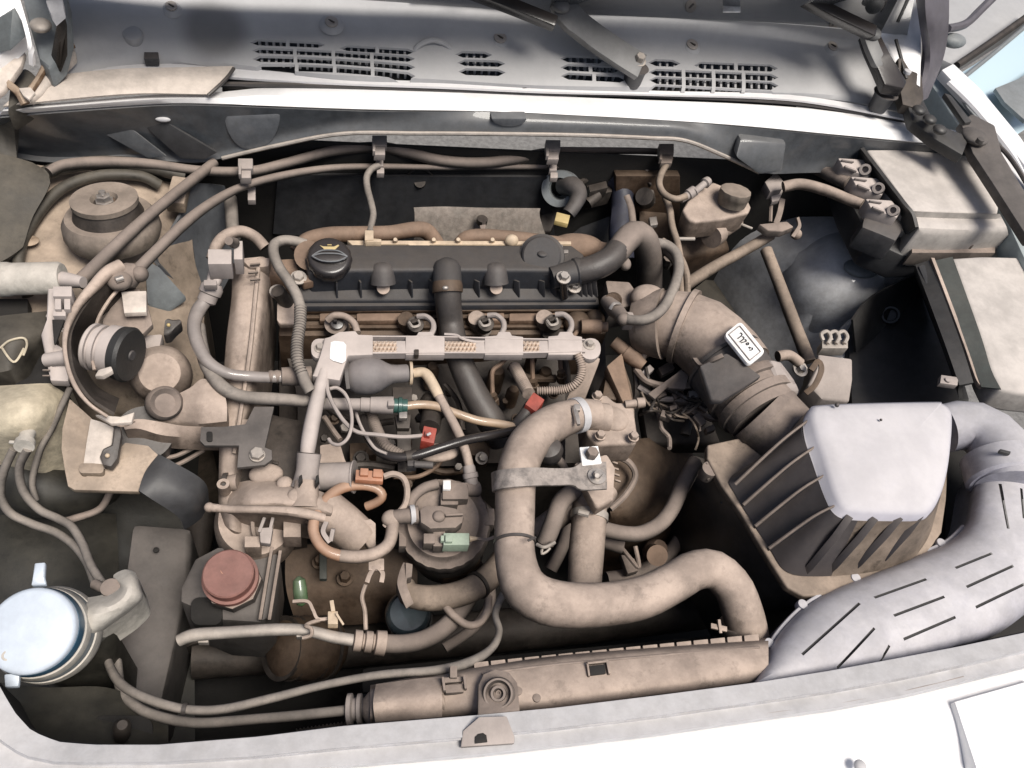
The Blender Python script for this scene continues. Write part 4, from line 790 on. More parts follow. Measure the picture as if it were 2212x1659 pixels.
t.p('boss', join(ball((640, 1072, -.088), 20, (1, 1, .6)), ball((615, 1045, -.1), 18, (1, 1, .6)), ball((575, 1025, -.115), 26, (1.4, 1, .6))), 'beige_metal')
t.p('stub', lathe((478, 1046, -.13), (515, 1042, -.125), [(0, 14), (.2, 22), (.35, 22), (.36, 17), (1, 20)], n=20), 'dusty_hose')
t.p('hose_clip', ringband((490, 1046, -.128), (520, 1043, -.125), 22, 9, 3), 'black_rubber')
t.p('oblique_pipe', lathe((690, 1092, -.12), (785, 1168, -.15), [(0, 46), (.5, 46), (.9, 43), (1, 40)], n=32), 'beige_metal')
t.p('pipe_collar', poly([(765, 1128, -.12), (800, 1120, -.12), (812, 1130, -.12), (812, 1186, -.14), (796, 1184, -.14), (782, 1160, -.13)], .012, .002), 'beige_metal')
t.p('jaw_clip', join(bar((720, 1142, -.1), (715, 1168, -.11), 9, 12), strip([(705, 1128, -.105), (698, 1150, -.105), (712, 1172, -.11)], 10, .004)), 'grey_plastic')
t = T('pump_body', 'rounded beige pump body with a prong clip below the coolant housing', 'pump', (560, 1140, -.2))
t.p('body', lathe((560, 1150, -.24), (555, 1120, -.16), [(0, 82), (.4, 86), (.8, 84), (1, 74)], n=44), 'beige_metal')
t.p('rib', tube([(545, 1112, -.15), (548, 1150, -.155), (560, 1180, -.17)], 5, n=8), 'beige_metal')
t.p('rib', tube([(590, 1115, -.15), (585, 1145, -.155), (578, 1180, -.17)], 5, n=8), 'beige_metal')
t.p('prong_clip', join(bar((572, 1118, -.12), (560, 1150, -.125), 7, 8), bar((590, 1118, -.12), (584, 1144, -.125), 7, 8), poly([(560, 1140, -.122), (590, 1138, -.122), (584, 1175, -.13), (562, 1172, -.13)], .01, .002)), 'grey_plastic')
for q in ((528, 1158, 562, 1182), (612, 1118, 650, 1160)): t.p('foot', rect(*q, -.14, .03), 'beige_metal')
t = T('bracket_plate', 'dark grey L shaped steel bracket with a slot and a hex bolt', 'bracket', (520, 950, -.08))
t.p('plate', poly([(434, 922, -.07), (487, 921, -.07), (530, 916, -.07), (549, 878, -.068), (592, 878, -.068), (572, 966, -.075), (587, 972, -.075), (588, 992, -.078), (572, 1004, -.08), (512, 1010, -.08), (516, 962, -.075), (442, 962, -.072), (432, 952, -.07)], .006, .001), 'steel_grey')
t.p('slot', round_rect(446, 932, 459, 953, 4, -.0685, .002, .0002), 'deep_dark')
t.p('bolt', bolt((556, 984, -.076), 15, UP, .009, 1.1), 'dull_metal')
t = T('power_steering_bottle', 'squarish dusty dark bottle with round pinkish red filler cap', 'reservoir', (520, 1280, -.3))
t.p('body', poly([(420, 1205, -.19), (470, 1180, -.18), (590, 1185, -.18), (606, 1200, -.18), (590, 1330, -.2), (560, 1345, -.2), (480, 1340, -.2), (388, 1300, -.2), (390, 1270, -.2)], .14, .008), 'steel_grey')
t.p('dark_recess', round_rect(412, 1290, 480, 1350, 18, -.194, .02), 'deep_dark')
t.p('rib', bar((588, 1182, -.172), (562, 1340, -.19), 7, 12), 'dusty_plastic'); t.p('rib', bar((606, 1190, -.172), (582, 1340, -.19), 7, 12), 'dusty_plastic')
cp_ = t.p('red_cap', lathe((502, 1256, -.165), (492, 1238, -.128), [(0, 56), (.3, 58), (.5, 58), (.52, 52), (.95, 52), (1, 49)], n=44), 'red_cap', label='round dusty pink red cap')
t.p('cap_collar', lathe((508, 1266, -.18), (503, 1256, -.158), [(0, 54), (.3, 60), (1, 58)], n=8), 'dusty_plastic')
t.p('cap_mark', disc((488, 1230, -.1278), 12, .001, (0, -.1, 1)), 'orange_plastic', under=cp_)
S('green_vial', join(lathe((645, 1245, -.15), (652, 1310, -.17), [(0, 3), (.12, 13), (.4, 15), (.75, 15), (.92, 10), (1, 2)], n=20)), 'green_glass', 'small green glass vial shaped piece beside the red capped bottle', 'vial')
t = T('pipe_stay', 'bent pale wire stay with a square clip above the metal pipe', 'bracket', (680, 1330, -.14))
t.p('wire', strip([(632, 1300, -.13), (664, 1300, -.13), (676, 1318, -.135), (688, 1338, -.135), (722, 1334, -.135)], 7, .004), 'beige_metal')
t.p('clip', join(rect(708, 1320, 730, 1348, -.125, .015), bar((716, 1298, -.125), (720, 1322, -.125), 9, 9), bar((726, 1325, -.12), (742, 1350, -.125), 5, 6)), 'cream_plastic')
t.p('hook', tube([(690, 1340, -.135), (672, 1345, -.13), (660, 1352, -.125), (672, 1358, -.12), (672, 1372, -.125), (654, 1378, -.13)], 4.5, n=8), 'beige_metal')
t = T('air_con_pipe', 'pale metal pipe with crimped rings continuing as a dark hose in front of the engine', 'pipe', (700, 1370, -.16))
t.p('metal_pipe', tube([(386, 1384, -.155), (420, 1372, -.15), (500, 1366, -.145), (600, 1360, -.14), (660, 1362, -.14), (720, 1376, -.145), (770, 1384, -.15)], [13, 14, 13, 13, 12, 13, 13], n=14), 'dull_metal')
t.p('crimp', lathe((762, 1383, -.15), (832, 1390, -.155), [(0, 14), (.04, 23), (.26, 23), (.3, 17), (.34, 17), (.38, 23), (.58, 23), (.62, 18), (.66, 18), (.7, 26), (1, 27)], n=28), 'beige_metal')
t.p('hose', tube([(825, 1390, -.155), (870, 1391, -.16), (915, 1382, -.17), (955, 1360, -.18), (985, 1330, -.19), (1010, 1295, -.21)], 20, n=16), 'dusty_rubber')
t.p('drip', rect(640//1, 1366, 660, 1376, -.14, .01), 'dull_metal'); t.p('tab', rect(427, 1372, 450, 1388, -.155, .01), 'dull_metal')
t = T('coolant_hose', 'fat dusty hose with a tall spring clamp under the fuel filter', 'hose', (970, 1280, -.2))
t.p('hose', tube([(876, 1262, -.18), (885, 1284, -.175), (925, 1292, -.17), (980, 1286, -.17), (1030, 1266, -.17), (1070, 1232, -.18), (1110, 1180, -.2)], [20, 26, 28, 28, 28, 28, 28], n=20), 'hose_brown')
t.p('clamp', strip([(880, 1220, -.15), (872, 1240, -.145), (868, 1262, -.142), (876, 1288, -.145), (884, 1308, -.155)], 20, .005, bev=.001), 'dusty_plastic')
t.p('clamp_ear', poly([(876, 1214, -.14), (892, 1218, -.14), (890, 1246, -.14), (876, 1250, -.14)], .02, .002), 'dusty_plastic')
t = T('oil_filter', 'dark blue painted oil filter canister with a bright glint low under the engine', 'oil filter', (880, 1330, -.35))
t.p('can', lathe((888, 1345, -.34), (882, 1322, -.24), [(0, 44), (.1, 48), (.85, 48), (.95, 44), (1, 36)], n=36), 'oil_filter_paint')
S('small_hose', tube([(958, 1305, -.17), (980, 1330, -.165), (1010, 1350, -.165), (1035, 1345, -.165), (1052, 1320, -.17), (1055, 1290, -.18)], 9, n=10), 'dusty_hose', 'thin dusty hose bent into a U below the fat clamped hose', 'hose')
t = T('hook_clip', 'pale double hook clip hanging under the amber loop', 'clip', (805, 1235, -.13))
t.p('hook', strip([(793, 1258, -.13), (800, 1240, -.125), (812, 1226, -.12), (826, 1238, -.125), (824, 1258, -.13)], 10, .004), 'beige_metal')
t.p('plate', rect(796, 1206, 830, 1232, -.12, .004), 'beige_metal')
t.p('lead', tube([(790, 1262, -.14), (782, 1290, -.15), (788, 1320, -.16), (790, 1360, -.17)], 5, n=8), 'dusty_hose')
# ---- intercooler pipe
t = T('charge_pipe', 'big beige dusty pipe bending from the thermostat casting down and across to the radiator', 'pipe', (1140, 1200, -.05))
t.p('pipe', tube([(1290, 898, -.05), (1245, 897, -.045), (1190, 918, -.035), (1140, 962, -.028), (1116, 1030, -.025), (1112, 1120, -.025), (1114, 1210, -.028), (1138, 1275, -.03), (1200, 1304, -.032), (1300, 1306, -.034), (1390, 1290, -.036), (1455, 1258, -.036), (1500, 1232, -.036), (1545, 1232, -.04), (1584, 1270, -.05), (1606, 1330, -.07), (1618, 1385, -.10)],
     [34, 36, 42, 44, 44, 43, 44, 50, 50, 46, 45, 43, 42, 42, 43, 44, 44], n=32, wob=.02), 'dusty_hose')
t.p('clamp', ringband((1247, 897, -.045), (1225, 902, -.042), 37, 18, 2), 'white_dirty')
t.p('clamp_screw', join(lathe((1240, 880, -.012), (1250, 918, -.012), [(0, 5), (.2, 7), (.8, 6), (1, 4)], n=8), rect(1240, 872, 1254, 886, -.008, .006)), 'bare_metal')
t.p('end_clamp', ringband((1600, 1350, -.085), (1612, 1395, -.105), 44, 24, 2), 'dusty_plastic')
t.p('clamp_tail', join(bar((1535, 1352, -.06), (1570, 1360, -.06), 12, 6), bar((1552, 1338, -.055), (1556, 1368, -.06), 7, 8)), 'beige_metal')
t = T('pipe_strap', 'mottled flat steel strap wrapped round the big beige pipe and bolted to a bracket', 'strap', (1180, 1035, -.03))
t.p('band', sheet([[(1068, 1024, -.06), (1066, 1022, -.03), (1076, 1018, -.004), (1110, 1014, .010), (1150, 1012, .004), (1200, 1014, -.006), (1236, 1012, -.01), (1260, 1000, -.012), (1308, 1000, -.014)],
           [(1072, 1064, -.06), (1068, 1062, -.03), (1078, 1058, -.004), (1110, 1054, .010), (1150, 1051, .004), (1200, 1050, -.006), (1236, 1050, -.01), (1256, 1060, -.012), (1310, 1058, -.014)]], n=50, th=.003, smooth=True), 'strap_steel')
t.p('nut', bolt((1289, 1029, -.008), 10, UP, .008, 2.0), 'bare_metal')
t.p('pin', lathe((1289, 1029, -.002), (1290, 1027, .010), [(0, 5), (1, 5)], n=10), 'bare_metal')
t.p('white_plate', poly([(1252, 966, -.006), (1292, 963, -.006), (1300, 1000, -.008), (1258, 1006, -.008)], .005, .001), 'white_sticker', label='clean bright square washer plate')
t.p('bolt', bolt((1277, 983, -.005), 14, UP, .01, 0), 'dusty_plastic')
t.p('stay', poly([(1240, 1000, -.02), (1312, 980, -.02), (1330, 1010, -.03), (1325, 1080, -.05), (1290, 1100, -.06), (1270, 1060, -.04)], .02, .004), 'beige_metal')
t = T('water_outlet', 'beige cast water outlet with three bolts and a stub pipe beside the pipe clamp', 'housing', (1320, 910, -.08))
t.p('casting', poly([(1262, 872, -.05), (1290, 850, -.048), (1312, 852, -.046), (1330, 868, -.046), (1372, 868, -.05), (1372, 900, -.05), (1378, 940, -.055), (1376, 958, -.055), (1290, 962, -.055), (1268, 936, -.052)], .05, .006, seg=3), 'beige_metal')
t.p('outlet', lathe((1310, 905, -.055), (1262, 899, -.05), [(0, 34), (1, 33)], n=28), 'beige_metal')
t.p('dome', ball((1325, 905, -.055), 34, (1.1, 1, .55)), 'beige_metal')
t.p('stub_pipe', lathe((1350, 874, -.045), (1392, 869, -.04), [(0, 9), (.6, 9), (.61, 12), (1, 11)], n=16), 'beige_metal')
for x, y in ((1290, 857), (1296, 942), (1368, 945)): t.p('bolt', bolt((x, y, -.045), 10, UP, .008, 1.2), 'beige_metal')
t = T('dipstick_cap', 'smooth dark grey rubber ball cap behind the strap', 'cap', (1185, 970, -.06))
t.p('ball_cap', lathe((1188, 992, -.06), (1184, 960, -.022), [(0, 14), (.3, 27), (.6, 31), (.85, 26), (1, 8)], n=32), 'black_rubber')
t.p('stalk', tube([(1196, 985, -.05), (1212, 1000, -.06), (1222, 1020, -.075)], 10, n=12), 'dusty_plastic')
t = T('lower_pipe', 'thick beige pipe standing upright right of the big pipe, below the strap', 'pipe', (1270, 1180, -.1))
t.p('pipe', tube([(1276, 1070, -.1), (1272, 1130, -.11), (1266, 1200, -.12), (1262, 1290, -.14)], [36, 38, 38, 36], n=24), 'dusty_hose')
t.p('branch', tube([(1160, 1150, -.16), (1200, 1120, -.14), (1250, 1090, -.12), (1290, 1085, -.11), (1310, 1060, -.11)], 26, n=18), 'dusty_hose')
t = T('coolant_hose', 'short dark hose with a wire clamp ending left of the upright pipe', 'hose', (1200, 1130, -.12))
t.p('hose', tube([(1285, 1050, -.1), (1240, 1062, -.09), (1212, 1085, -.09), (1195, 1130, -.1), (1178, 1172, -.12)], [18, 19, 20, 20, 20], n=16), 'dusty_rubber')
t.p('wire_clamp', join(tube([(1160, 1176, -.1), (1176, 1182, -.095), (1198, 1172, -.1)], 4, n=8), tube([(1172, 1184, -.1), (1170, 1196, -.1), (1180, 1192, -.1), (1188, 1184, -.1)], 3, n=6)), 'dull_metal')
t = T('coolant_hose', 'grey hose curving up from behind the upright pipe toward the air box', 'hose', (1400, 1120, -.15))
t.p('hose', tube([(1300, 1142, -.15), (1345, 1152, -.15), (1385, 1152, -.15), (1425, 1132, -.15), (1452, 1098, -.15), (1474, 1050, -.15), (1500, 1000, -.16)], 17, n=16), 'dusty_rubber')
t.p('short_leg', lathe((1300, 1168, -.2), (1345, 1180, -.2), [(0, 16), (1, 18)], n=14), 'dusty_rubber')
t = T('gearbox', 'brown rusty gearbox casting deep between the water outlet and the air box', 'gearbox', (1390, 1050, -.3))
t.p('bell_housing', sheet([[(1300, 960, -.18), (1400, 950, -.2), (1500, 960, -.26)], [(1310, 1040, -.19), (1400, 1030, -.2), (1490, 1050, -.26)], [(1320, 1110, -.22), (1400, 1110, -.23), (1470, 1120, -.28)], [(1330, 1160, -.28), (1400, 1160, -.28), (1460, 1160, -.3)]], n=24, drop=.15, rs=14, noise_=.01), 'brown_metal')
t.p('ridge', tube([(1330, 985, -.16), (1360, 1000, -.16), (1372, 1030, -.17), (1350, 1070, -.175), (1318, 1100, -.18)], 7, n=8), 'dusty_plastic')
t.p('upper_casting', poly([(1310, 800, -.1), (1345, 770, -.09), (1365, 830, -.1), (1372, 870, -.11), (1300, 860, -.11)], .06, .006), 'brown_metal')
t.p('rusty_fin', poly([(1310, 790, -.08), (1345, 760, -.08), (1352, 800, -.09), (1368, 868, -.1), (1345, 868, -.1), (1328, 830, -.09)], .02, .004), 'rust_pipe')
for i in range(6): t.p('tooth', bar((1318+i*2, 972+i*13, -.15), (1330+i*2, 976+i*13, -.15), 4, 5, .0004), 'beige_metal')
t.p('bleed_screw', lathe((1408, 1190, -.26), (1420, 1200, -.22), [(0, 16), (1, 22)], n=20), 'rust_pipe')
t.p('sensor_lead', tube([(1340, 1180, -.22), (1360, 1205, -.21), (1380, 1225, -.21), (1372, 1180, -.2)], 5, n=8), 'dusty_hose')
t = T('wiring_clutter', 'tangle of dusty wires and small clips between engine and throttle duct', 'wiring', (1430, 810, -.1))
t.p('yellowed_plug', join(lathe((1325, 738, -.08), (1390, 790, -.09), [(0, 14), (.4, 16), (.41, 19), (.7, 19), (1, 12)], n=16)), 'rust_pipe')
for i, pts in enumerate((
   [(1385, 780, -.09), (1400, 760, -.07), (1440, 755, -.06), (1470, 775, -.06), (1500, 790, -.06), (1530, 775, -.05)],
   [(1375, 800, -.1), (1400, 825, -.09), (1450, 835, -.09), (1510, 830, -.09)],
   [(1370, 790, -.1), (1375, 850, -.12), (1360, 900, -.14)],
   [(1395, 770, -.09), (1420, 745, -.08), (1432, 740, -.08)],
   [(1380, 835, -.11), (1420, 860, -.11), (1460, 862, -.11)],
   [(1365, 880, -.13), (1400, 870, -.13), (1440, 880, -.14), (1480, 870, -.14)],
   [(1440, 900, -.14), (1500, 890, -.13), (1540, 905, -.13), (1565, 890, -.12)],
   [(1480, 940, -.15), (1490, 905, -.14), (1520, 870, -.13), (1545, 840, -.12)])):
    t.p('wire', tube(pts, [7, 8, 7, 6, 7, 6, 7, 11][i], n=8, wob=.1), ['dusty_hose', 'dusty_hose', 'dark_metal', 'rust_pipe', 'grey_plastic', 'dusty_plastic', 'dusty_hose', 'black_rubber'][i])
for x, y, s_ in ((1425, 850, 14), (1465, 850, 12), (1400, 800, 12), (1440, 895, 12), (1475, 860, 12), (1512, 905, 14), (1535, 925, 10), (1440, 795, 16), (1455, 880, 8), (1500, 850, 12), (1520, 880, 10)):
    t.p('clip', rect(x-s_, y-s_*.6, x+s_, y+s_*.6, -.085-random.random()*.04, .01, rot=random.uniform(-50, 50)), random.choice(['dusty_plastic', 'beige_metal', 'grey_plastic']))
rw = random.Random(5)
for k in range(16):
    x, y = rw.uniform(1375, 1500), rw.uniform(765, 900); an = rw.uniform(-.9, .9); pts = []
    for s in range(5):
        pts.append((x, y, -.085-.03*rw.random())); an += rw.uniform(-.7, .7); x += 24*math.cos(an); y += 24*math.sin(an)
    t.p('wire', tube(pts, rw.choice((2.6, 3.5, 5)), n=7, wob=.1), rw.choice(('dark_metal', 'hose_brown', 'black_rubber', 'dusty_plastic')))
t.p('fork', poly([(1400, 850, -.08), (1470, 800, -.07), (1490, 805, -.07), (1480, 840, -.08), (1440, 838, -.085), (1415, 862, -.085)], .006, .001), 'dusty_plastic')
t.p('deep_bracket', poly([(1385, 870, -.16), (1520, 860, -.16), (1560, 960, -.2), (1400, 960, -.2)], .03, .006), 'dark_metal')
t = T('fuel_line', 'bent copper coloured injector pipes diving behind the tray', 'pipe', (1060, 820, -.1))
for x, y in ((1063, 850), (1150, 820), (1210, 800)):
    t.p('pipe', tube([(x+38, y-85, -.07), (x+20, y-65, -.07), (x+2, y-50, -.075), (x, y-25, -.09), (x+2, y+10, -.11)], 5, n=8), 'rust_pipe')
    t.p('union_nut', lathe((x+2, y+2, -.1), (x+4, y+24, -.12), [(0, 9), (.4, 9), (.45, 12), (1, 12)], n=6), 'brown_metal')
for i, pts in enumerate(([(700, 900, -.1), (720, 930, -.12), (735, 950, -.12)], [(1100, 760, -.1), (1160, 765, -.09), (1215, 775, -.1), (1225, 830, -.12)], [(850, 1030, -.14), (900, 1030, -.15), (940, 1010, -.15), (960, 985, -.14)], [(1030, 1080, -.15), (1060, 1110, -.16), (1075, 1140, -.17)])):
    S('small_wire', tube(pts, [6, 9, 5, 10][i], n=8), ['dusty_hose', 'dark_metal', 'rust_pipe', 'dark_metal'][i],
      ['short dusty wire end under the thick wrapped loom', 'dark wire behind the right half of the tray', 'thin yellowish wire between orange plug and filter', 'dark stub of hose right of the fuel filter'][i], 'wire')
# ---- coolant hoses on the left of the engine
t = T('heater_hose', 'glossy grey hose pair with a double quick connector left of the timing cover', 'hose', (440, 700, -.05))
t.p('connector', join(rect(449, 538, 500, 570, .03, .03), rect(505, 520, 524, 560, .025, .03)), 'rail_plastic')
t.p('pipe', tube([(468, 566, .01), (460, 590, .0), (455, 612, -.01)], 10, n=12), 'rail_plastic'); t.p('pipe', tube([(488, 566, .01), (476, 592, .0), (462, 618, -.01)], 10, n=12), 'rail_plastic')
t.p('collar', join(lathe((462, 612, -.01), (444, 655, -.03), [(0, 18), (.2, 24), (.5, 24), (.55, 20), (.9, 20), (1, 15)], n=22), rect(440, 604, 468, 616, .01, .01)), 'grey_plastic')
t.p('hose', tube([(447, 646, -.025), (428, 672, -.03), (419, 705, -.03), (428, 745, -.035), (450, 782, -.04), (490, 806, -.045), (540, 813, -.05), (590, 815, -.05), (650, 812, -.055)], [14, 15, 14, 14, 13, 12, 12, 12, 12], n=16), 'gloss_hose')
t.p('hose', tube([(430, 705, -.05), (436, 752, -.05), (450, 795, -.05), (480, 836, -.055), (525, 857, -.06), (590, 862, -.065), (650, 866, -.07), (705, 872, -.075)], [13, 14, 15, 15, 14, 14, 13, 13], n=16), 'hose_grey')
t.p('end_fitting', join(lathe((580, 814, -.05), (672, 812, -.055), [(0, 13), (.05, 15), (.12, 13), (.2, 15), (.28, 13), (.3, 15), (.3, 20), (1, 22)], n=18)), 'dusty_plastic')
t.p('back_hose', tube([(458, 560, -.01), (470, 528, .0), (490, 508, .0), (520, 500, .0), (550, 512, -.01), (572, 535, -.02)], 13, n=14), 'dusty_hose')
t.p('pin_boot', lathe((506, 525, .03), (494, 520, .05), [(0, 12), (1, 9)], n=12), 'dusty_plastic')
t = T('engine_mount', 'beige cast engine mount arm over a black rubber ring left of the engine', 'engine mount', (400, 900, -.1))
t.p('arm', sheet([[(370, 858, -.07), (410, 838, -.06), (440, 818, -.055), (482, 838, -.06)], [(345, 895, -.085), (400, 875, -.07), (440, 868, -.06), (490, 875, -.065)], [(330, 918, -.10), (400, 915, -.09), (440, 915, -.08), (490, 910, -.075)]], n=24, drop=.05, rs=14), 'beige_metal')
t.p('clamp_plate', sheet([[(262, 912, -.075), (300, 905, -.075), (350, 912, -.08), (400, 920, -.085), (480, 922, -.09)], [(270, 928, -.08), (300, 926, -.08), (350, 940, -.09), (410, 945, -.1), (480, 948, -.11)]], n=20, drop=.03), 'beige_metal')
t.p('rubber_ring', lathe((318, 955, -.16), (312, 935, -.10), [(0, 62), (.5, 64), (1, 56)], n=40), 'black_rubber')
t.p('cup', lathe((345, 875, -.1), (358, 870, -.06), [(0, 30), (.5, 36), (.9, 36), (1, 30), (.9, 20)], n=28), 'dusty_plastic')
t.p('round_body', lathe((350, 812, -.12), (345, 805, -.07), [(0, 62), (.5, 62), (.8, 54), (1, 40)], n=36), 'beige_metal')
for i, z in enumerate((-.14, -.15)): t.p('under_strap', tube([(330+i*10, 990+i*18, z), (380, 985+i*20, z), (440, 955+i*18, z)], 5, n=8), 'dusty_plastic')

t = T('hose_tie', 'narrow black tie pulled round the upright part of the big beige pipe', 'tie', (1112, 1170, -.05))
t.p('band', ringband((1112, 1172, -.026), (1113, 1200, -.027), 44, 6, 2), 'black_rubber'); t.p('tail', bar((1140, 1168, .012), (1158, 1160, .008), 6, 3), 'black_rubber')
t = T('hose_clamp', 'dusty worm drive clamp on the top end of the upright beige pipe', 'clamp', (1272, 1120, -.1))
t.p('band', ringband((1273, 1116, -.108), (1270, 1150, -.112), 39, 16, 2), 'dull_metal'); t.p('screw', lathe((1250, 1106, -.075), (1272, 1112, -.072), [(0, 7), (1, 7)], n=8), 'dull_metal')
t = T('hose_clamp', 'thin wire clamp round the fat hose under the fuel filter near the big pipe', 'clamp', (1040, 1258, -.15))
t.p('band', ringband((1032, 1264, -.17), (1050, 1250, -.174), 29, 8, 2.5), 'dark_metal')
t = T('hose_tie', 'black tie round the two thin hoses near the front left corner', 'tie', (400, 1535, -.08))
t.p('band', ringband((400, 1532, -.08), (440, 1535, -.078), 11, 9, 2), 'black_rubber')
# ================================================================ LEFT SIDE
t = T('strut_mount', 'round steel strut top mount with a shiny centre nut on the beige platform', 'strut mount', (225, 430, -.01))
t.p('base', poly([(135, 482, .0), (158, 455, .002), (250, 440, .002), (335, 470, .0), (345, 500, -.002), (290, 525, -.003), (230, 540, -.003), (180, 530, -.002), (140, 510, 0)], .012, .005), 'wing_beige')
sx_ = Vector((-.06, .16, .98)).normalized(); sc0 = P((224, 428, .048))
def stk(z0, z1, prof, n=44, **k): return lathe(sc0+sx_*z0, sc0+sx_*z1, prof, n=n, **k)
t.p('dish', stk(-.062, -.026, [(0, 92), (.3, 98), (.7, 96), (1, 86)]), 'strut_dust')
t.p('lower_lobe', ball((200, 500, .0), 44, (1, .8, .4)), 'wing_shade')
t.p('lower_lobe', ball((300, 480, .0), 44, (1, .8, .4)), 'wing_shade')
t.p('neck', stk(-.030, -.006, [(0, 74), (1, 62)]), 'dark_metal')
t.p('top_disc', stk(-.009, 0, [(0, 64), (.2, 68), (1, 68), (1, 28), (.2, 22)], n=52), 'strut_dust')
t.p('bearing', stk(-.02, -.006, [(0, 30), (1, 22)], n=24), 'rust_pipe')
t.p('nut', stk(-.008, .007, [(0, 20), (.3, 20), (.31, 15), (.8, 15), (.82, 9), (1, 9)], n=6), 'bare_metal')
t.p('stud', stk(.006, .011, [(0, 8), (1, 7)], n=12), 'bare_metal')
for x, y in ((290, 512), (148, 470)): t.p('rivet', ball((x, y, .002), 7), 'wing_shade')
t = T('bonnet_cable', 'thick dark cable running up from the lower left to the bulkhead edge', 'cable', (320, 470, .03))
t.p('cable', tube([(165, 615, .0), (200, 582, .01), (250, 532, .03), (300, 485, .035), (355, 438, .03), (415, 390, .01), (462, 352, .0)], [16, 15, 14, 13, 12, 12, 11], n=14), 'dusty_rubber')
t = T('brake_pipe', 'long slim pipe climbing from the left bracket and running along the bulkhead', 'pipe', (700, 380, 0))
t.p('pipe', tube([(275, 610, .0), (300, 580, .012), (345, 535, .02), (400, 482, .02), (455, 440, .01), (520, 405, .0), (600, 382, -.005), (700, 365, -.01), (800, 360, -.012), (960, 362, -.012), (1100, 361, -.012), (1190, 360, -.012), (1262, 352, -.012), (1360, 352, -.012), (1400, 372, -.012)], [14, 13, 12, 12, 11, 9, 9, 8, 7, 6, 6, 6, 5, 5, 5], n=12), 'dusty_rubber')
t.p('boot', lathe((300, 580, .012), (262, 605, .0), [(0, 13), (.3, 24), (.7, 30), (1, 24)], n=20), 'dusty_plastic')
t = T('steering_reservoir_bracket', 'curved dark blade shaped bracket with a pale top edge beside the black canister', 'bracket', (180, 750, -.05))
t.p('pale_edge', tube([(262, 575, .02), (232, 590, .022), (200, 622, .022), (168, 660, .02), (146, 705, .018), (140, 750, .015), (148, 798, .01), (166, 840, .005), (194, 874, .0), (232, 900, -.01)], [16, 15, 12, 9, 7, 5, 5, 5, 4, 4], n=10), 'beige_metal')
t.p('blade', sheet([[(262, 588, .014), (232, 602, .016), (200, 634, .014), (170, 672, .012), (150, 712, .01), (146, 750, .008), (153, 798, .002), (172, 838, -.002), (200, 870, -.008), (245, 898, -.016)],
                    [(290, 620, -.03), (250, 655, -.03), (215, 680, -.03), (192, 702, -.035), (175, 725, -.04), (172, 755, -.04), (176, 790, -.04), (192, 822, -.045), (214, 846, -.05), (255, 866, -.05)]], n=40, th=.004), 'dark_metal')
t.p('inner_rib', tube([(262, 618, .0), (235, 650, -.005), (212, 690, -.01), (204, 730, -.012), (200, 770, -.014), (204, 800, -.016)], 4, n=8), 'beige_metal')
t.p('face_plate', poly([(262, 628, -.02), (300, 622, -.02), (318, 655, -.022), (330, 700, -.03), (300, 730, -.04), (218, 735, -.04), (222, 690, -.03)], .01, .002), 'dusty_plastic')
t.p('light_tab', poly([(262, 630, -.004), (316, 628, -.006), (316, 674, -.01), (268, 676, -.01)], .008, .001), 'trim_beige')
t.p('ball_joint', join(ball((258, 606, .012), 26, (1, 1, .7)), ball((302, 592, .01), 18)), 'dusty_plastic')
t.p('rod', tube([(250, 605, .025), (266, 600, .025)], 7, n=10), 'bare_metal')
t.p('lower_tab', poly([(205, 895, -.02), (260, 900, -.02), (290, 890, -.022), (284, 912, -.025), (240, 915, -.025)], .006, .001), 'trim_beige')
t.p('lower_sling', tube([(232, 905, -.03), (262, 918, -.032), (290, 908, -.034)], 5, n=8), 'beige_metal')
t = T('black_canister', 'round black canister with a flat black face and pale body rings', 'canister', (250, 765, -.05))
t.p('body', lathe((196, 748, -.022), (268, 764, -.020), [(0, 48), (.05, 52), (.15, 52), (.16, 46), (.26, 46), (.27, 52), (.4, 52), (.41, 47), (.5, 47), (.55, 56), (.9, 58), (1, 58)], n=44), 'rail_plastic')
t.p('face', lathe((262, 763, -.0203), (284, 768, -.0190), [(0, 59), (.7, 61), (1, 56)], n=44), 'fin_black')
t.p('face_boss', lathe((284, 768, -.0190), (287, 769, -.0188), [(0, 12), (1, 10)], n=20), 'black_plastic')
t.p('prong', poly([(212, 798, .0), (240, 790, .005), (244, 800, .005), (222, 812, .0), (204, 812, -.004)], .008, .002), 'trim_beige')
t = T('wing_clip', 'black winged rubber clip on the beige panel right of the canister', 'clip', (370, 705, -.06))
t.p('wings', poly([(355, 692, -.06), (362, 686, -.06), (374, 690, -.06), (390, 688, -.06), (392, 696, -.06), (378, 708, -.065), (366, 722, -.07), (352, 724, -.07), (354, 706, -.065)], .02, .003), 'black_rubber')
t.p('pin', ball((364, 702, -.052), 4), 'yellow_tag'); t.p('foot', poly([(300, 724, -.06), (352, 720, -.06), (345, 752, -.07), (318, 758, -.07)], .02, .004), 'grey_plastic')
t = T('connector_block', 'pale ribbed connector bracket standing behind the curved blade bracket', 'bracket', (110, 720, -.02))
t.p('plate', poly([(102, 622, .02), (128, 622, .02), (140, 700, .015), (104, 690, .0), (118, 740, -.01), (150, 760, -.01), (148, 824, -.03), (108, 822, -.03), (88, 720, -.01), (100, 690, .01)], .012, .003), 'rail_plastic')
t.p('block', join(rect(114, 618, 155, 640, .035, .03), rect(118, 642, 132, 668, .03, .02), rect(138, 640, 152, 668, .03, .02), rect(114, 668, 142, 682, .025, .02)), 'rail_plastic')
t.p('dark_opening', poly([(112, 690, .018), (140, 688, .018), (120, 742, .01), (116, 742, .01)], .004, .001), 'deep_dark')
t.p('peg', lathe((100, 778, -.02), (148, 772, -.01), [(0, 15), (1, 17)], n=20), 'rail_plastic')
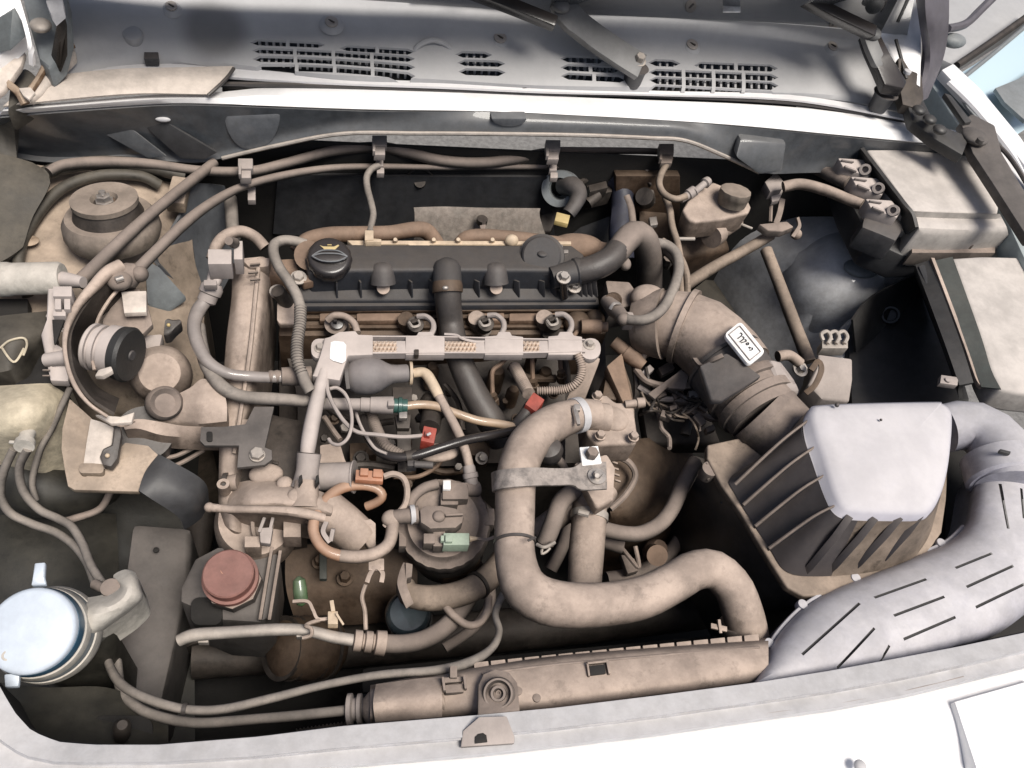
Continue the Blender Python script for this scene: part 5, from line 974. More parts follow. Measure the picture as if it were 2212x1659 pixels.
for y in (784, 800, 812): t.p('rib', bar((92, y, -.022), (108, y, -.022), 3, 4, .0004), 'dusty_plastic')
t = T('white_cylinder', 'cream white cylinder lying on the platform at the left edge', 'cylinder', (70, 600, -.01))
t.p('body', lathe((-20, 604, .0), (136, 600, .01), [(0, 38), (.25, 37), (.3, 35), (.95, 35), (1, 31)], n=32), 'neck_white')
t.p('nozzle', lathe((136, 604, .012), (180, 610, .02), [(0, 18), (.6, 15), (1, 12)], n=16), 'rail_plastic')
t.p('dark_gap', rect(-60, 645, 60, 688, -.04, .02), 'deep_dark')
t = T('headlamp_rear', 'grey back of the headlamp with a raised triangle emblem at the left edge', 'headlamp', (40, 740, -.06))
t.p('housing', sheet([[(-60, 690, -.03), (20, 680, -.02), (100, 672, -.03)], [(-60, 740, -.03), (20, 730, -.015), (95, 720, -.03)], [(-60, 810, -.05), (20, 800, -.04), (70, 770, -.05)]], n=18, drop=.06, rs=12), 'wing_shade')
t.p('emblem', join(tube([(0, 752, -.018), (20, 736, -.015), (50, 730, -.016), (58, 744, -.018), (50, 768, -.022)], 2.5, n=6), tube([(2, 748, -.018), (30, 782, -.026), (52, 752, -.019)], 2.5, n=6)), 'tank_cream')
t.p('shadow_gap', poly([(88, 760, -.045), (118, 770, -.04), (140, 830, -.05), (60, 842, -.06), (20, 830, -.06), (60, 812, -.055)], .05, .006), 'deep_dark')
t = T('coolant_tank', 'cream plastic expansion tank at the left edge with thin tubes plugged into it', 'tank', (50, 890, -.1))
t.p('tank', sheet([[(-80, 838, -.07), (20, 832, -.05), (100, 828, -.05), (152, 834, -.08)], [(-80, 880, -.06), (20, 872, -.03), (90, 870, -.035), (138, 880, -.07)], [(-80, 930, -.07), (20, 925, -.045), (80, 925, -.055), (110, 935, -.09)], [(-80, 960, -.10), (20, 960, -.09), (60, 960, -.09), (90, 965, -.11)]], n=26, drop=.1, rs=18), 'tank_cream')
t.p('nipple', join(lathe((60, 935, -.06), (52, 965, -.055), [(0, 16), (.6, 14), (.65, 20), (1, 20)], n=16), bar((20, 955, -.055), (60, 958, -.055), 7, 6)), 'neck_white')
t = T('thin_hose', 'outer of two thin hoses dropping from the cream tank to the washer neck', 'hose', (60, 1090, -.15))
t.p('hose', tube([(30, 970, -.07), (8, 1020, -.1), (2, 1070, -.13), (22, 1108, -.15), (70, 1132, -.16), (120, 1150, -.16), (160, 1178, -.15), (188, 1215, -.13), (205, 1260, -.10)], 9, n=12), 'hose_grey')
t = T('thin_hose', 'inner of two thin hoses, bending above the outer one to the washer neck', 'hose', (120, 1100, -.14))
t.p('hose', tube([(60, 970, -.06), (42, 1010, -.09), (50, 1060, -.12), (84, 1100, -.14), (125, 1120, -.14), (155, 1138, -.13), (178, 1175, -.12), (196, 1220, -.10), (222, 1262, -.08)], 9, n=12), 'hose_grey')
t = T('thin_hose', 'thin dark tube slanting down behind the curved bracket', 'hose', (120, 930, -.09))
t.p('hose', tube([(152, 838, -.05), (132, 880, -.06), (112, 925, -.08), (86, 975, -.10), (70, 1040, -.13), (78, 1080, -.15)], 7, n=10), 'hose_grey')
S('thin_hose', tube([(240, 1060, -.16), (215, 1100, -.17), (160, 1120, -.17), (140, 1125, -.17)], 8, n=10), 'dusty_plastic', 'thin hose curling out from under the L shaped shelf bracket', 'hose')
t = T('shelf_bracket', 'large beige L shaped sheet metal bracket with grey flange hanging left of the engine', 'bracket', (240, 1020, -.1))
t.p('plate', poly([(200, 905, -.05), (150, 860, -.05), (134, 925, -.055), (132, 970, -.06), (140, 1020, -.07), (146, 1050, -.075), (160, 1058, -.076), (300, 1062, -.08), (322, 1020, -.08), (345, 985, -.08), (320, 962, -.078), (270, 955, -.075), (250, 975, -.078), (240, 1000, -.08), (205, 1010, -.078), (190, 990, -.075), (192, 940, -.065)], .008, .002), 'wing_beige')
t.p('upright', sheet([[(196, 905, -.05), (220, 912, -.05), (248, 925, -.055)], [(188, 950, -.06), (215, 955, -.06), (246, 960, -.06)], [(180, 1005, -.075), (200, 1010, -.07), (225, 1012, -.07)]], n=12, th=.006), 'trim_beige')
t.p('black_clip', poly([(246, 910, -.045), (258, 910, -.045), (262, 940, -.05), (254, 990, -.06), (240, 1008, -.06), (222, 1004, -.06), (214, 985, -.058), (222, 968, -.055), (240, 960, -.05)], .012, .003), 'black_rubber')
t.p('clip_pin', ball((232, 984, -.052), 5), 'cream_plastic')
t.p('flange', sheet([[(300, 1062, -.08), (318, 1020, -.08), (345, 985, -.08)], [(320, 1075, -.085), (345, 1035, -.08), (372, 1000, -.08)], [(380, 1110, -.12), (415, 1080, -.11), (435, 1040, -.11)], [(395, 1140, -.16), (430, 1115, -.16), (445, 1080, -.15)]], n=16, th=.004, rs=14), 'dark_panel')
t.p('foot', round_rect(170, 1000, 224, 1022, 8, -.068, .01), 'wing_beige')
t = T('lower_hose', 'large dull hose and air duct low in the shade left of the radiator', 'duct', (60, 1050, -.2))
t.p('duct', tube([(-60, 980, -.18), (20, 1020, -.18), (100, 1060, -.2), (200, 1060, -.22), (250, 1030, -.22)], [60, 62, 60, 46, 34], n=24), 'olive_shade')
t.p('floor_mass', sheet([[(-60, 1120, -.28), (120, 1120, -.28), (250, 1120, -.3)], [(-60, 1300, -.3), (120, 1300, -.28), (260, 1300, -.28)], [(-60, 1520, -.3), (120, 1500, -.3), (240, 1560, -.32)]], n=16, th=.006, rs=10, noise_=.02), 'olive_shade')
t = T('washer_filler', 'white washer bottle neck with a big pale blue cap at the lower left edge', 'washer filler', (90, 1360, -.1))
p0, p1 = (118, 1372, -.095), (64, 1362, -.010)
t.p('neck_flange', lathe(p0, (100, 1370, -.062), [(0, 88), (.2, 98), (.6, 100), (1, 96)], n=56), 'neck_white')
t.p('collar', lathe((100, 1370, -.066), (92, 1368, -.050), [(0, 96), (.5, 98), (1, 92)], n=56), 'servo_grey')
t.p('upper_flange', lathe((96, 1369, -.056), (84, 1366, -.036), [(0, 92), (.5, 97), (1, 92)], n=56), 'neck_white')
t.p('seal_ring', lathe((86, 1366, -.04), (72, 1363, -.018), [(0, 89), (.5, 92), (1, 88)], n=56), 'ring_navy')
cc = t.p('blue_cap', lathe((73, 1363, -.020), p1, [(0, 90), (.6, 90), (.85, 87), (1, 80), (1.02, 20)], n=56), 'cap_blue')
t.p('tab', poly([(70, 1250, -.008), (74, 1216, -.008), (98, 1214, -.008), (96, 1246, -.008), (100, 1262, -.012), (66, 1264, -.012)], .007, .002), 'cap_blue', under=cc)
t.p('tab', poly([(8, 1456, -.035), (42, 1454, -.035), (40, 1482, -.04), (10, 1484, -.04)], .007, .002), 'cap_blue', under=cc)
t.p('moulding_mark', lathe((17, 1417, -.022), (16, 1416, -.018), [(0, 13), (1, 11), (1, 7), (.5, 6)], n=24), 'neck_white', under=cc)
t.p('spout', sheet([[(150, 1292, -.08), (195, 1290, -.06), (235, 1280, -.055), (258, 1262, -.055), (244, 1244, -.055), (270, 1230, -.055), (292, 1236, -.055)],
                    [(150, 1330, -.05), (200, 1322, -.035), (240, 1308, -.035), (270, 1285, -.035), (280, 1262, -.035), (288, 1248, -.04), (296, 1246, -.05)],
                    [(150, 1375, -.06), (200, 1362, -.05), (240, 1340, -.05), (275, 1315, -.05), (304, 1290, -.05), (302, 1268, -.052), (299, 1252, -.06)],
                    [(150, 1400, -.09), (200, 1378, -.09), (240, 1350, -.09), (280, 1322, -.09), (308, 1292, -.09), (305, 1268, -.09), (301, 1252, -.09)]], n=36, drop=.05, rs=18), 'neck_white')
t.p('hose_mouth', join(disc((238, 1268, -.05), 20, .02), tube([(205, 1262, -.07), (228, 1272, -.06), (240, 1262, -.055)], 11, n=10)), 'dusty_rubber')
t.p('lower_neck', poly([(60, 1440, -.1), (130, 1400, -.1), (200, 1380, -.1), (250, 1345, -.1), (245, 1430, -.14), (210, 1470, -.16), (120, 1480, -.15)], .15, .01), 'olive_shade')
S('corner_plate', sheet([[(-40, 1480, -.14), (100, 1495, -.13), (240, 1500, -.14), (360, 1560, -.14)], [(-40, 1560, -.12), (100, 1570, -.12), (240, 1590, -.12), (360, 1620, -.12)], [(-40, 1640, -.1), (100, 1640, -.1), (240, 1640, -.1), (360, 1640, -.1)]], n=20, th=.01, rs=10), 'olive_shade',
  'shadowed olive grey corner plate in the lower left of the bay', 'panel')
t = T('bonnet_stop', 'small dark bonnet stop screw in a shadowed hollow at the lower left', 'screw', (262, 1590, -.1))
t.p('stem', lathe((262, 1608, -.12), (264, 1566, -.06), [(0, 16), (.5, 12), (.55, 18), (.9, 18), (1, 10)], n=14), 'dark_metal')
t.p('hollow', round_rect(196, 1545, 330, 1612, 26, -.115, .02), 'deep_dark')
# ================================================================ RADIATOR
t = T('radiator', 'long beige radiator top tank with toothed rear edge behind the front panel', 'radiator', (1200, 1480, -.1))
t.p('top_tank', sheet([
  [(800, 1480, -.09), (960, 1450, -.07), (1040, 1437, -.06), (1200, 1415, -.055), (1400, 1398, -.055), (1560, 1386, -.055), (1660, 1378, -.06)],
  [(800, 1494, -.06), (960, 1464, -.04), (1040, 1452, -.032), (1200, 1430, -.027), (1400, 1413, -.027), (1560, 1402, -.027), (1660, 1392, -.035)],
  [(800, 1538, -.05), (960, 1520, -.036), (1040, 1512, -.026), (1200, 1494, -.018), (1400, 1470, -.018), (1560, 1450, -.018), (1660, 1434, -.026)],
  [(800, 1562, -.065), (960, 1550, -.05), (1040, 1544, -.036), (1200, 1526, -.028), (1400, 1500, -.028), (1560, 1482, -.03), (1660, 1468, -.04)],
  [(800, 1580, -.1), (960, 1572, -.08), (1040, 1568, -.065), (1200, 1552, -.055), (1400, 1526, -.055), (1560, 1508, -.06), (1660, 1494, -.07)]], n=80, drop=.1, rs=30), 'dusty_hose')
t.p('left_end', lathe((1000, 1516, -.07), (786, 1532, -.08), [(0, 46), (.5, 48), (.85, 46), (.95, 34), (1, 22)], n=32), 'dusty_hose')
t.p('rib_joint', tube([(946, 1480, -.055), (955, 1510, -.035), (960, 1545, -.05), (958, 1570, -.08)], 5, n=8), 'dusty_hose')
t.p('outlet', lathe((800, 1530, -.09), (748, 1534, -.095), [(0, 22), (.3, 22), (.35, 32), (.5, 32), (.55, 24), (.7, 24), (.75, 34), (.92, 34), (1, 22)], n=30), 'grey_plastic')
for i in range(17):
    x = 1040+i*36.5; y = 1436-(x-1040)*.10
    t.p('tooth', rect(x-16, y-7, x+16, y+9, -.048, .02, rot=-6), 'dusty_hose')
t.p('vent_clip', join(rect(952, 1462, 1000, 1474, -.028, .02, rot=-4), rect(972, 1438, 988, 1464, -.024, .01), bar((956, 1464, -.022), (960, 1494, -.020), 6, 12), bar((1002, 1460, -.022), (1006, 1490, -.020), 6, 12), rect(962, 1478, 1002, 1496, -.024, .01, rot=-4)), 'dusty_plastic')
t.p('square_socket', join(bar((1268, 1434, -.019), (1272, 1462, -.017), 5, 10), bar((1268, 1434, -.018), (1314, 1429, -.018), 5, 10), bar((1310, 1430, -.018), (1316, 1457, -.016), 5, 10)), 'dusty_hose')
t.p('socket_hole', rect(1274, 1436, 1308, 1457, -.0155, .004, rot=-7), 'deep_dark')
t.p('tank_ledge', tube([(1040, 1456, -.03), (1200, 1436, -.025), (1400, 1418, -.025), (1640, 1398, -.03)], 3, n=8), 'dusty_plastic')
t.p('body_step', sheet([[(812, 1478, -.052), (900, 1466, -.04), (950, 1462, -.036)], [(806, 1520, -.03), (900, 1510, -.022), (955, 1505, -.018)], [(812, 1568, -.05), (900, 1560, -.038), (955, 1554, -.034)]], n=16, drop=.03, rs=12), 'dusty_hose')
for x, y in ((1120, 1500), (1205, 1498), (1240, 1495), (1160, 1515)): t.p('moulding_mark', disc((x, y-8, -.0185), 9, .003), 'dusty_plastic')
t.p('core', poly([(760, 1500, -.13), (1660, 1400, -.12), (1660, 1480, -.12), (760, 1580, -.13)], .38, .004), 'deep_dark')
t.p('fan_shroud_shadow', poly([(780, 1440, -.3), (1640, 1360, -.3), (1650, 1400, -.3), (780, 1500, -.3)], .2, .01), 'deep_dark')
t = T('radiator_mount', 'grey mounting plate with ringed rubber bush bolted over the radiator', 'mount', (1080, 1500, -.02))
t.p('plate', poly([(1032, 1565, .006), (1033, 1480, -.014), (1044, 1456, -.016), (1070, 1445, -.016), (1100, 1452, -.016), (1118, 1475, -.014), (1126, 1560, .006)], .006, .002), 'dusty_plastic')
t.p('bush', lathe((1078, 1504, -.02), (1076, 1498, .0), [(0, 36), (.6, 36), (1, 31), (1, 27), (.55, 24), (.55, 18), (.95, 16), (.95, 11), (.4, 8)], n=44), 'dusty_rubber')
t.p('centre_pin', lathe((1078, 1500, -.02), (1077, 1497, -.006), [(0, 6), (1, 6), (1, 3), (.6, 2)], n=16), 'dusty_plastic')
t = T('vent_hose', 'upper thin grey hose dipping along the front of the bay and up to the engine', 'hose', (600, 1500, -.08))
t.p('hose', tube([(232, 1385, -.16), (234, 1430, -.14), (262, 1478, -.11), (320, 1510, -.09), (400, 1532, -.08), (480, 1532, -.075), (580, 1510, -.07), (700, 1480, -.065), (820, 1458, -.06), (940, 1448, -.05), (1010, 1432, -.05), (1060, 1402, -.06), (1078, 1365, -.08), (1070, 1325, -.1), (1086, 1285, -.12)], [9, 9, 10, 10, 10, 10, 10, 9, 9, 10, 11, 9, 8, 8, 8], n=12), 'hose_grey')
t = T('vent_hose', 'lower thin grey hose sagging along the front panel to the radiator end', 'hose', (500, 1560, -.1))
t.p('hose', tube([(252, 1430, -.16), (262, 1490, -.14), (300, 1530, -.12), (360, 1552, -.11), (430, 1562, -.10), (520, 1556, -.10), (640, 1546, -.095), (752, 1534, -.09)], 11, n=12), 'hose_grey')
t.p('lower_bundle', tube([(640, 1588, -.12), (700, 1578, -.12), (760, 1570, -.12)], 12, n=8, corr=(1.5, 8)), 'dark_metal')
# ================================================================ RIGHT SIDE
t = T('intake_duct', 'fat beige intake duct with black band sweeping from the throttle to the air box', 'intake duct', (1570, 790, -.05))
t.p('throttle_end', lathe((1372, 700, -.06), (1432, 700, -.04), [(0, 56), (.3, 66), (.7, 72), (1, 76)], n=40), 'dusty_hose')
t.p('duct', tube([(1395, 696, -.055), (1440, 698, -.045), (1500, 715, -.035), (1552, 758, -.03), (1592, 806, -.03)], [64, 72, 80, 82, 82], n=44, wob=.02), 'dusty_hose')
t.p('moulded_ridge', ringband((1478, 706, -.038), (1500, 714, -.035), 79, 12, 5), 'dusty_hose')
t.p('throttle_hump', ball((1400, 645, -.02), 34, (1.2, 1, .8)), 'dusty_hose')
t.p('black_band', lathe((1562, 782, -.030), (1606, 840, -.030), [(0, 82), (.02, 88), (.12, 89), (.13, 85), (.98, 83), (1, 80)], n=44), 'black_plastic')
t.p('sensor_section', lathe((1600, 830, -.03), (1652, 900, -.03), [(0, 80), (.1, 88), (.3, 90), (.32, 82), (.5, 80), (.55, 88), (.75, 86), (.76, 80), (1, 76)], n=44), 'dusty_plastic')
t.p('sensor_head', poly([(1655, 770, .035), (1690, 775, .03), (1720, 815, .02), (1735, 845, .01), (1705, 850, .015), (1680, 815, .03)], .04, .012, seg=3), 'grey_plastic')
t.p('collar', lathe((1642, 890, -.03), (1745, 990, -.045), [(0, 78), (.15, 82), (.2, 78), (.55, 76), (1, 72)], n=40), 'dusty_plastic')
t.p('flap', poly([(1512, 790, .025), (1570, 762, .034), (1616, 790, .036), (1645, 812, .034), (1604, 838, .03), (1560, 866, .015), (1536, 866, .005)], .01, .003), 'black_plastic')
p = V(1608, 742, .045)
bd = t.p('name_plate', round_rect(1566, 718, 1652, 764, 9, .046, .006, .001, rot=51), 'white_sticker', label='bright embossed plate with a row of worn black characters')
c_, s_ = math.cos(math.radians(51)), math.sin(math.radians(51))
def bp_(u, v, z=.0475): return (1609+u*c_-v*s_, 741+u*s_+v*c_, z)
fr = [(-36, -15), (36, -15), (36, 15), (-36, 15), (-36, -15)]
t.p('frame_line', join(*[bar(bp_(*a), bp_(*b), 1.5, 2, 0) for a, b in zip(fr, fr[1:])]), 'grey_plastic', under=bd)
gl = [[(-28, -6), (-24, -9), (-20, -6), (-20, 8)], [(-17, -4), (-13, -7), (-10, -4), (-10, 9)], [(-7, -6), (-1, -6), (-4, 2), (-6, 8)], [(3, -5), (7, -7), (9, -3), (6, 0), (3, -3)], [(14, -3), (15, -1)], [(20, -6), (24, -6), (25, -1), (21, 3)]]
t.p('characters', join(*[tube([bp_(u*.85, v*.8-1) for u, v in s], 1.15, n=6, wob=0) if len(s) > 2 else bar(bp_(*s[0]), bp_(*s[1]), 4, 3, 0) for s in gl]), 'fin_black', under=bd)
t.p('strap_end', strip([(1500, 775, .0), (1515, 790, .01), (1540, 778, .03), (1562, 768, .04)], 10, .004), 'dusty_plastic')
# air box
t = T('air_filter_box', 'large air filter box with smooth pale lid and dark angled fins', 'air filter box', (1800, 1060, -.1))
zt_ = .055; zf = -.045
lid_top = [(1750, 885), (1790, 873), (2010, 867), (2036, 871), (2052, 884), (2057, 905), (2054, 960), (2046, 1020), (2032, 1070), (2013, 1100), (1990, 1113), (1920, 1112), (1845, 1108), (1815, 1095), (1796, 1060), (1775, 990), (1756, 930)]
foot = [(1655, 985), (1700, 940), (1850, 960), (1990, 960), (2020, 975), (2030, 1000), (2025, 1060), (2020, 1110), (2010, 1150), (1990, 1185), (1960, 1215), (1880, 1236), (1770, 1245), (1700, 1235), (1660, 1180), (1590, 1070), (1580, 1030)]
def ringpts(pp, z, k=1): return [V(x, y, z) for x, y in pp]
def skin(rings, capf=True):
    bm = bmesh.new(); vs = [[bm.verts.new(p) for p in r] for r in rings]
    n = len(vs[0])
    for a, b in zip(vs, vs[1:]):
        for i in range(n): bm.faces.new((a[i], b[i], b[(i+1) % n], a[(i+1) % n]))
    if capf: bm.faces.new(vs[0])
    bm.faces.new(vs[-1]); return finish(bm)
def closed(pp, z, n=96):
    q = [V(x, y, z) for x, y in pp]; K = 12; N_ = len(q); raw = []
    for i in range(N_):
        p0, p1, p2, p3 = q[i-1], q[i], q[(i+1) % N_], q[(i+2) % N_]
        for k in range(K):
            u = k/K; raw.append(.5*((2*p1)+(p2-p0)*u+(2*p0-5*p1+4*p2-p3)*u*u+(3*p1-p0-3*p2+p3)*u**3))
    return raw
A, B = closed(lid_top, zt_), closed(foot, zf)
cA = sum(A, Vector())/len(A)
def mixr(a, b, k, z=None): return [p.lerp(q, k) for p, q in zip(a, b)]
dome = [mixr(A, [cA]*len(A), .9), mixr(A, [cA]*len(A), .5), mixr(A, [cA]*len(A), .2), mixr(A, [cA]*len(A), .07), A]
for r, dz in zip(dome, (.012, .010, .007, .004, -.001)):
    for p in r: p.z += dz
r1 = mixr(A, B, .06);
for p in r1: p.z -= .004
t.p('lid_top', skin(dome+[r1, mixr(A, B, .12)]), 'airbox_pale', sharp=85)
def split_skin(keep_front):
    bm = skin([mixr(A, B, .10), mixr(A, B, .3), mixr(A, B, .6), B], capf=False)
    kill = [f for f in bm.faces if (f.normal.y < -.25 and f.calc_center_median().x > V(1822, 1180, 0).x) != keep_front]
    bmesh.ops.delete(bm, geom=kill, context='FACES'); return bm
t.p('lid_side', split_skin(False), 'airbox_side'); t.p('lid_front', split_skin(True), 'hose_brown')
fins = [((1750, 905), (1588, 1046)), ((1765, 962), (1606, 1090)), ((1783, 1025), (1632, 1136)), ((1808, 1090), (1662, 1184)),
        ((1833, 1118), (1738, 1236)), ((1887, 1122), (1790, 1234)), ((1941, 1120), (1842, 1228)), ((1985, 1115), (1895, 1218))]
for (x0, y0), (x1, y1) in fins:
    bm = bmesh.new(); a, b = V(x0, y0, zt_-.008), V(x1, y1, zf+.004)
    sd_ = (b-a).cross(UP).normalized()*(.0016 if x0 < 1820 else .0045)
    pr = [a+UP*.004, a.lerp(b, .5)+UP*.024, b+UP*.016, b-UP*.02, a-UP*.04]
    v1 = [bm.verts.new(p+sd_) for p in pr]; v2 = [bm.verts.new(p-sd_) for p in pr]
    bm.faces.new(v1); bm.faces.new(v2[::-1])
    for i in range(5): bm.faces.new((v1[i], v2[i], v2[(i+1) % 5], v1[(i+1) % 5]))
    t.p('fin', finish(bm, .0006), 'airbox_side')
flange_o = [(1528, 960), (1600, 945), (1700, 925), (1860, 930), (2030, 945), (2050, 980), (2045, 1080), (2035, 1150), (2000, 1200), (1950, 1240), (1830, 1284), (1735, 1288), (1700, 1268), (1660, 1205), (1600, 1105), (1560, 1050), (1528, 990)]
t.p('flange', poly([(x, y, zf-.002) for x, y in flange_o], .014, .004, seg=3), 'hose_brown')
t.p('lower_box', poly([(x, y, zf-.018) for x, y in [(1530, 975), (1700, 930), (2040, 950), (2035, 1140), (1940, 1235), (1820, 1282), (1735, 1285), (1690, 1262), (1590, 1100)]], .26, .008, taper=.9), 'box_black')
t.p('hinge_lug', join(disc((1535, 1012, -.05), 18, .02), tube([(1528, 1000, -.05), (1522, 1020, -.06), (1532, 1036, -.06)], 4, n=8)), 'dusty_plastic')
for (x0, y0), (x1, y1) in fins[:4]:
    t.p('crest_highlight', tube([V(x0, y0, zt_-.004), V(x0, y0, zt_-.008).lerp(V(x1, y1, zf+.004), .5)+UP*.024, V(x1, y1, zf+.020)], [2.5, 3.2, 4], n=8, wob=0), 'dusty_plastic')  # lighter tubes imitate the highlight running along each fin top
for i in range(4): t.p('lower_rib', bar((1560+i*38, 1085+i*44, -.09), (1530+i*38, 1110+i*44, -.2), 6, 6), 'box_black')
t.p('neck', lathe((1700, 950, -.045), (1775, 985, -.03), [(0, 74), (.4, 78), (1, 80)], n=40), 'airbox_side')
t.p('lid_pip', ball((1808, 875, .067), 5), 'airbox_side')
t.p('lid_pip', ball((1903, 907, .068), 3), 'airbox_side')
# snorkel
t = T('air_scoop', 'wide pale plastic air scoop with engraved dashes curling round the air box to the front', 'air scoop', (2000, 1300, -.06))
upper = [(1632, 1465), (1650, 1415), (1682, 1360), (1735, 1306), (1800, 1268), (1856, 1246), (1960, 1204), (2040, 1170), (2080, 1135), (2092, 1090), (2100, 1040), (2120, 1010)]
lower = [(1640, 1492), (1750, 1475), (1860, 1460), (1966, 1442), (2020, 1424), (2080, 1402), (2140, 1378), (2210, 1330), (2290, 1260), (2330, 1180), (2330, 1080), (2300, 1000)]
rows = []
for k, dz in ((0, -.05), (.04, -.018), (.15, .0), (.35, .012), (.6, .014), (.82, .006), (.96, -.012), (1, -.04)):
    rows.append([V(a[0]*(1-k)+b[0]*k, a[1]*(1-k)+b[1]*k, -.03+.02*(i/11)+dz) for i, (a, b) in enumerate(zip(upper, lower))])
sc_ = t.p('scoop', sheet(rows, n=90, drop=.04, rs=30), 'duct_pale')
from mathutils.bvhtree import BVHTree
bt = BVHTree.FromPolygons([v.co for v in sc_.data.vertices], [p.vertices for p in sc_.data.polygons])
def sp(px, py):
    d = (RW @ Vector(((px-CX)/FPX, (py-CY)/FPX, 1))).normalized(); h = bt.ray_cast(CAM-WLOC[sc_], d)[0]
    return h+WLOC[sc_] if h else V(px, py, -.02)
dashes = [((1857, 1303), (1733, 1414)), ((1889, 1357), (1808, 1443)), ((1921, 1395), (1891, 1441)), ((2001, 1251), (1889, 1291)), ((2040, 1289), (1931, 1330)), ((2064, 1333), (1952, 1381)),
          ((2143, 1195), (2064, 1227)), ((2189, 1222), (2088, 1268)), ((2212, 1262), (2108, 1312)), ((2160, 1045), (2178, 1142)), ((2206, 1055), (2212, 1120))]
cut(sc_, join(*[bar(sp(*a)+UP*.001, sp(*b)+UP*.001, 5.5, 9, 0) for a, b in dashes]))
for a, b in dashes: t.p('dash_floor', bar(sp(*a)-UP*.003, sp(*b)-UP*.003, 5.2, 2, 0), 'box_black')
for x, y in ((1663, 1388), (1735, 1304), (1850, 1247), (1962, 1203), (2035, 1172)): t.p('edge_lug', disc((x, y, -.045), 11, .012, bev=.002), 'duct_pale')
t.p('edge_bead', tube([(x, y+2, -.05) for x, y in upper[:9]], 4, n=8), 'duct_pale')
t.p('elbow', tube([(2040, 925, -.02), (2090, 918, -.01), (2135, 940, -.005), (2170, 990, -.005), (2185, 1050, -.01)], [52, 54, 58, 66, 72], n=36), 'duct_pale')
t.p('elbow_band', lathe((2150, 985, -.01), (2172, 1040, -.012), [(0, 66), (.05, 72), (.5, 74), (.9, 76), (1, 70)], n=40), 'duct_pale')
t.p('latch', join(rect(2160, 972, 2184, 978, .04, .006, rot=14)), 'box_black')
S('gap_shade_sheet', poly([(2045, 880, -.11), (2140, 900, -.11), (2150, 1000, -.11), (2110, 1160, -.12), (2040, 1200, -.12)], .1, .01), 'deep_dark', 'black sheet added to darken the gap between air box lid and curved scoop', 'liner')  # dark sheet added so the gap beside the lid stays black
t = T('front_gap_cover', 'black cavity lining at the lower right between scoop and front panel', 'liner', (2150, 1340, -.1))
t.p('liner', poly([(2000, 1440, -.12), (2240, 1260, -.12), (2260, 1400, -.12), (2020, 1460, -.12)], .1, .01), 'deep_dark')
# battery and fuse boxes
t = T('battery_box', 'battery box with dusty cream lid and dark green side at the right edge', 'battery box', (2130, 700, -.1))
t.p('lid', poly([(2056, 556, .04), (2120, 552, .04), (2300, 556, .04), (2300, 860, .02), (2210, 850, .02), (2160, 840, .02), (2140, 800, .022), (2115, 720, .03)], .05, .008, seg=3), 'lid_pale')
t.p('lid_side', sheet([[(2056, 558, .038), (2115, 722, .028), (2140, 800, .02), (2162, 842, .018)], [(2018, 566, .03), (2075, 720, .02), (2105, 800, .01), (2120, 838, .005)]], n=24, th=.004), 'dark_green_plastic')
t.p('trim_line', strip([(2012, 560, .034), (2035, 620, .028), (2080, 740, .018), (2108, 820, .006), (2120, 835, .004)], 8, .008), 'beige_metal')
t.p('body_side', sheet([[(2010, 566, .028), (2070, 730, .015), (2100, 830, .0)], [(1984, 576, .01), (2046, 740, .0), (2080, 836, -.01)], [(1984, 600, -.12), (2050, 770, -.12), (2080, 860, -.12)]], n=24, th=.006, rs=10), 'box_black')
t.p('clip_tab', join(rect(2032, 812, 2070, 830, .0, .01, rot=8), disc((2048, 820, .003), 6, .01)), 'grey_plastic')
t.p('rib', poly([(1984, 574, .022), (2010, 566, .03), (2034, 634, .024), (2012, 642, .016)], .01, .003), 'dark_panel')
t = T('battery_tray', 'black plastic battery tray wall with a round boss, deep in shadow', 'battery tray', (1940, 740, -.3))
t.p('tray', poly([(1830, 700, -.16), (1870, 650, -.14), (1990, 590, -.12), (2050, 700, -.12), (2100, 870, -.14), (1840, 880, -.2)], .25, .01), 'box_black')
t.p('wall', sheet([[(1838, 690, -.1), (1880, 640, -.09), (1985, 585, -.07)], [(1845, 760, -.16), (1900, 720, -.16), (2010, 660, -.15)]], n=14, th=.004), 'box_black')
t.p('boss', lathe((1922, 682, -.14), (1924, 680, -.12), [(0, 19), (1, 18), (1, 14), (.5, 12)], n=26), 'box_black')
t = T('fuse_box', 'fuse box with pale cream lid and row of grey plugs along its left side', 'fuse box', (2040, 430, .03))
t.p('lid', poly([(1872, 322, .085), (1950, 322, .085), (2050, 330, .085), (2092, 335, .085), (2160, 440, .08), (2156, 462, .078), (1974, 456, .078), (1960, 440, .08)], .04, .006, seg=3), 'lid_pale')
t.p('lid_step', sheet([[(1972, 456, .078), (2060, 460, .078), (2160, 462, .078)], [(1978, 464, .066), (2060, 468, .066), (2165, 472, .066)], [(1985, 492, .064), (2060, 494, .064), (2175, 492, .064)], [(1990, 520, .04), (2060, 522, .04), (2180, 516, .04)]], n=24, drop=.06, rs=12), 'lid_pale')
t.p('side_wall', sheet([[(1866, 318, .09), (1900, 362, .088), (1960, 440, .082), (1975, 458, .078), (1984, 490, .066)], [(1852, 330, .06), (1885, 380, .055), (1938, 452, .05), (1950, 480, .045), (1962, 506, .04)]], n=24, th=.006), 'box_black')
t.p('base', poly([(1800, 330, .03), (1870, 320, .03), (1990, 520, .02), (2190, 510, .02), (2200, 545, .01), (1950, 552, .005), (1880, 520, .01), (1840, 440, .02)], .06, .008), 'dark_panel')
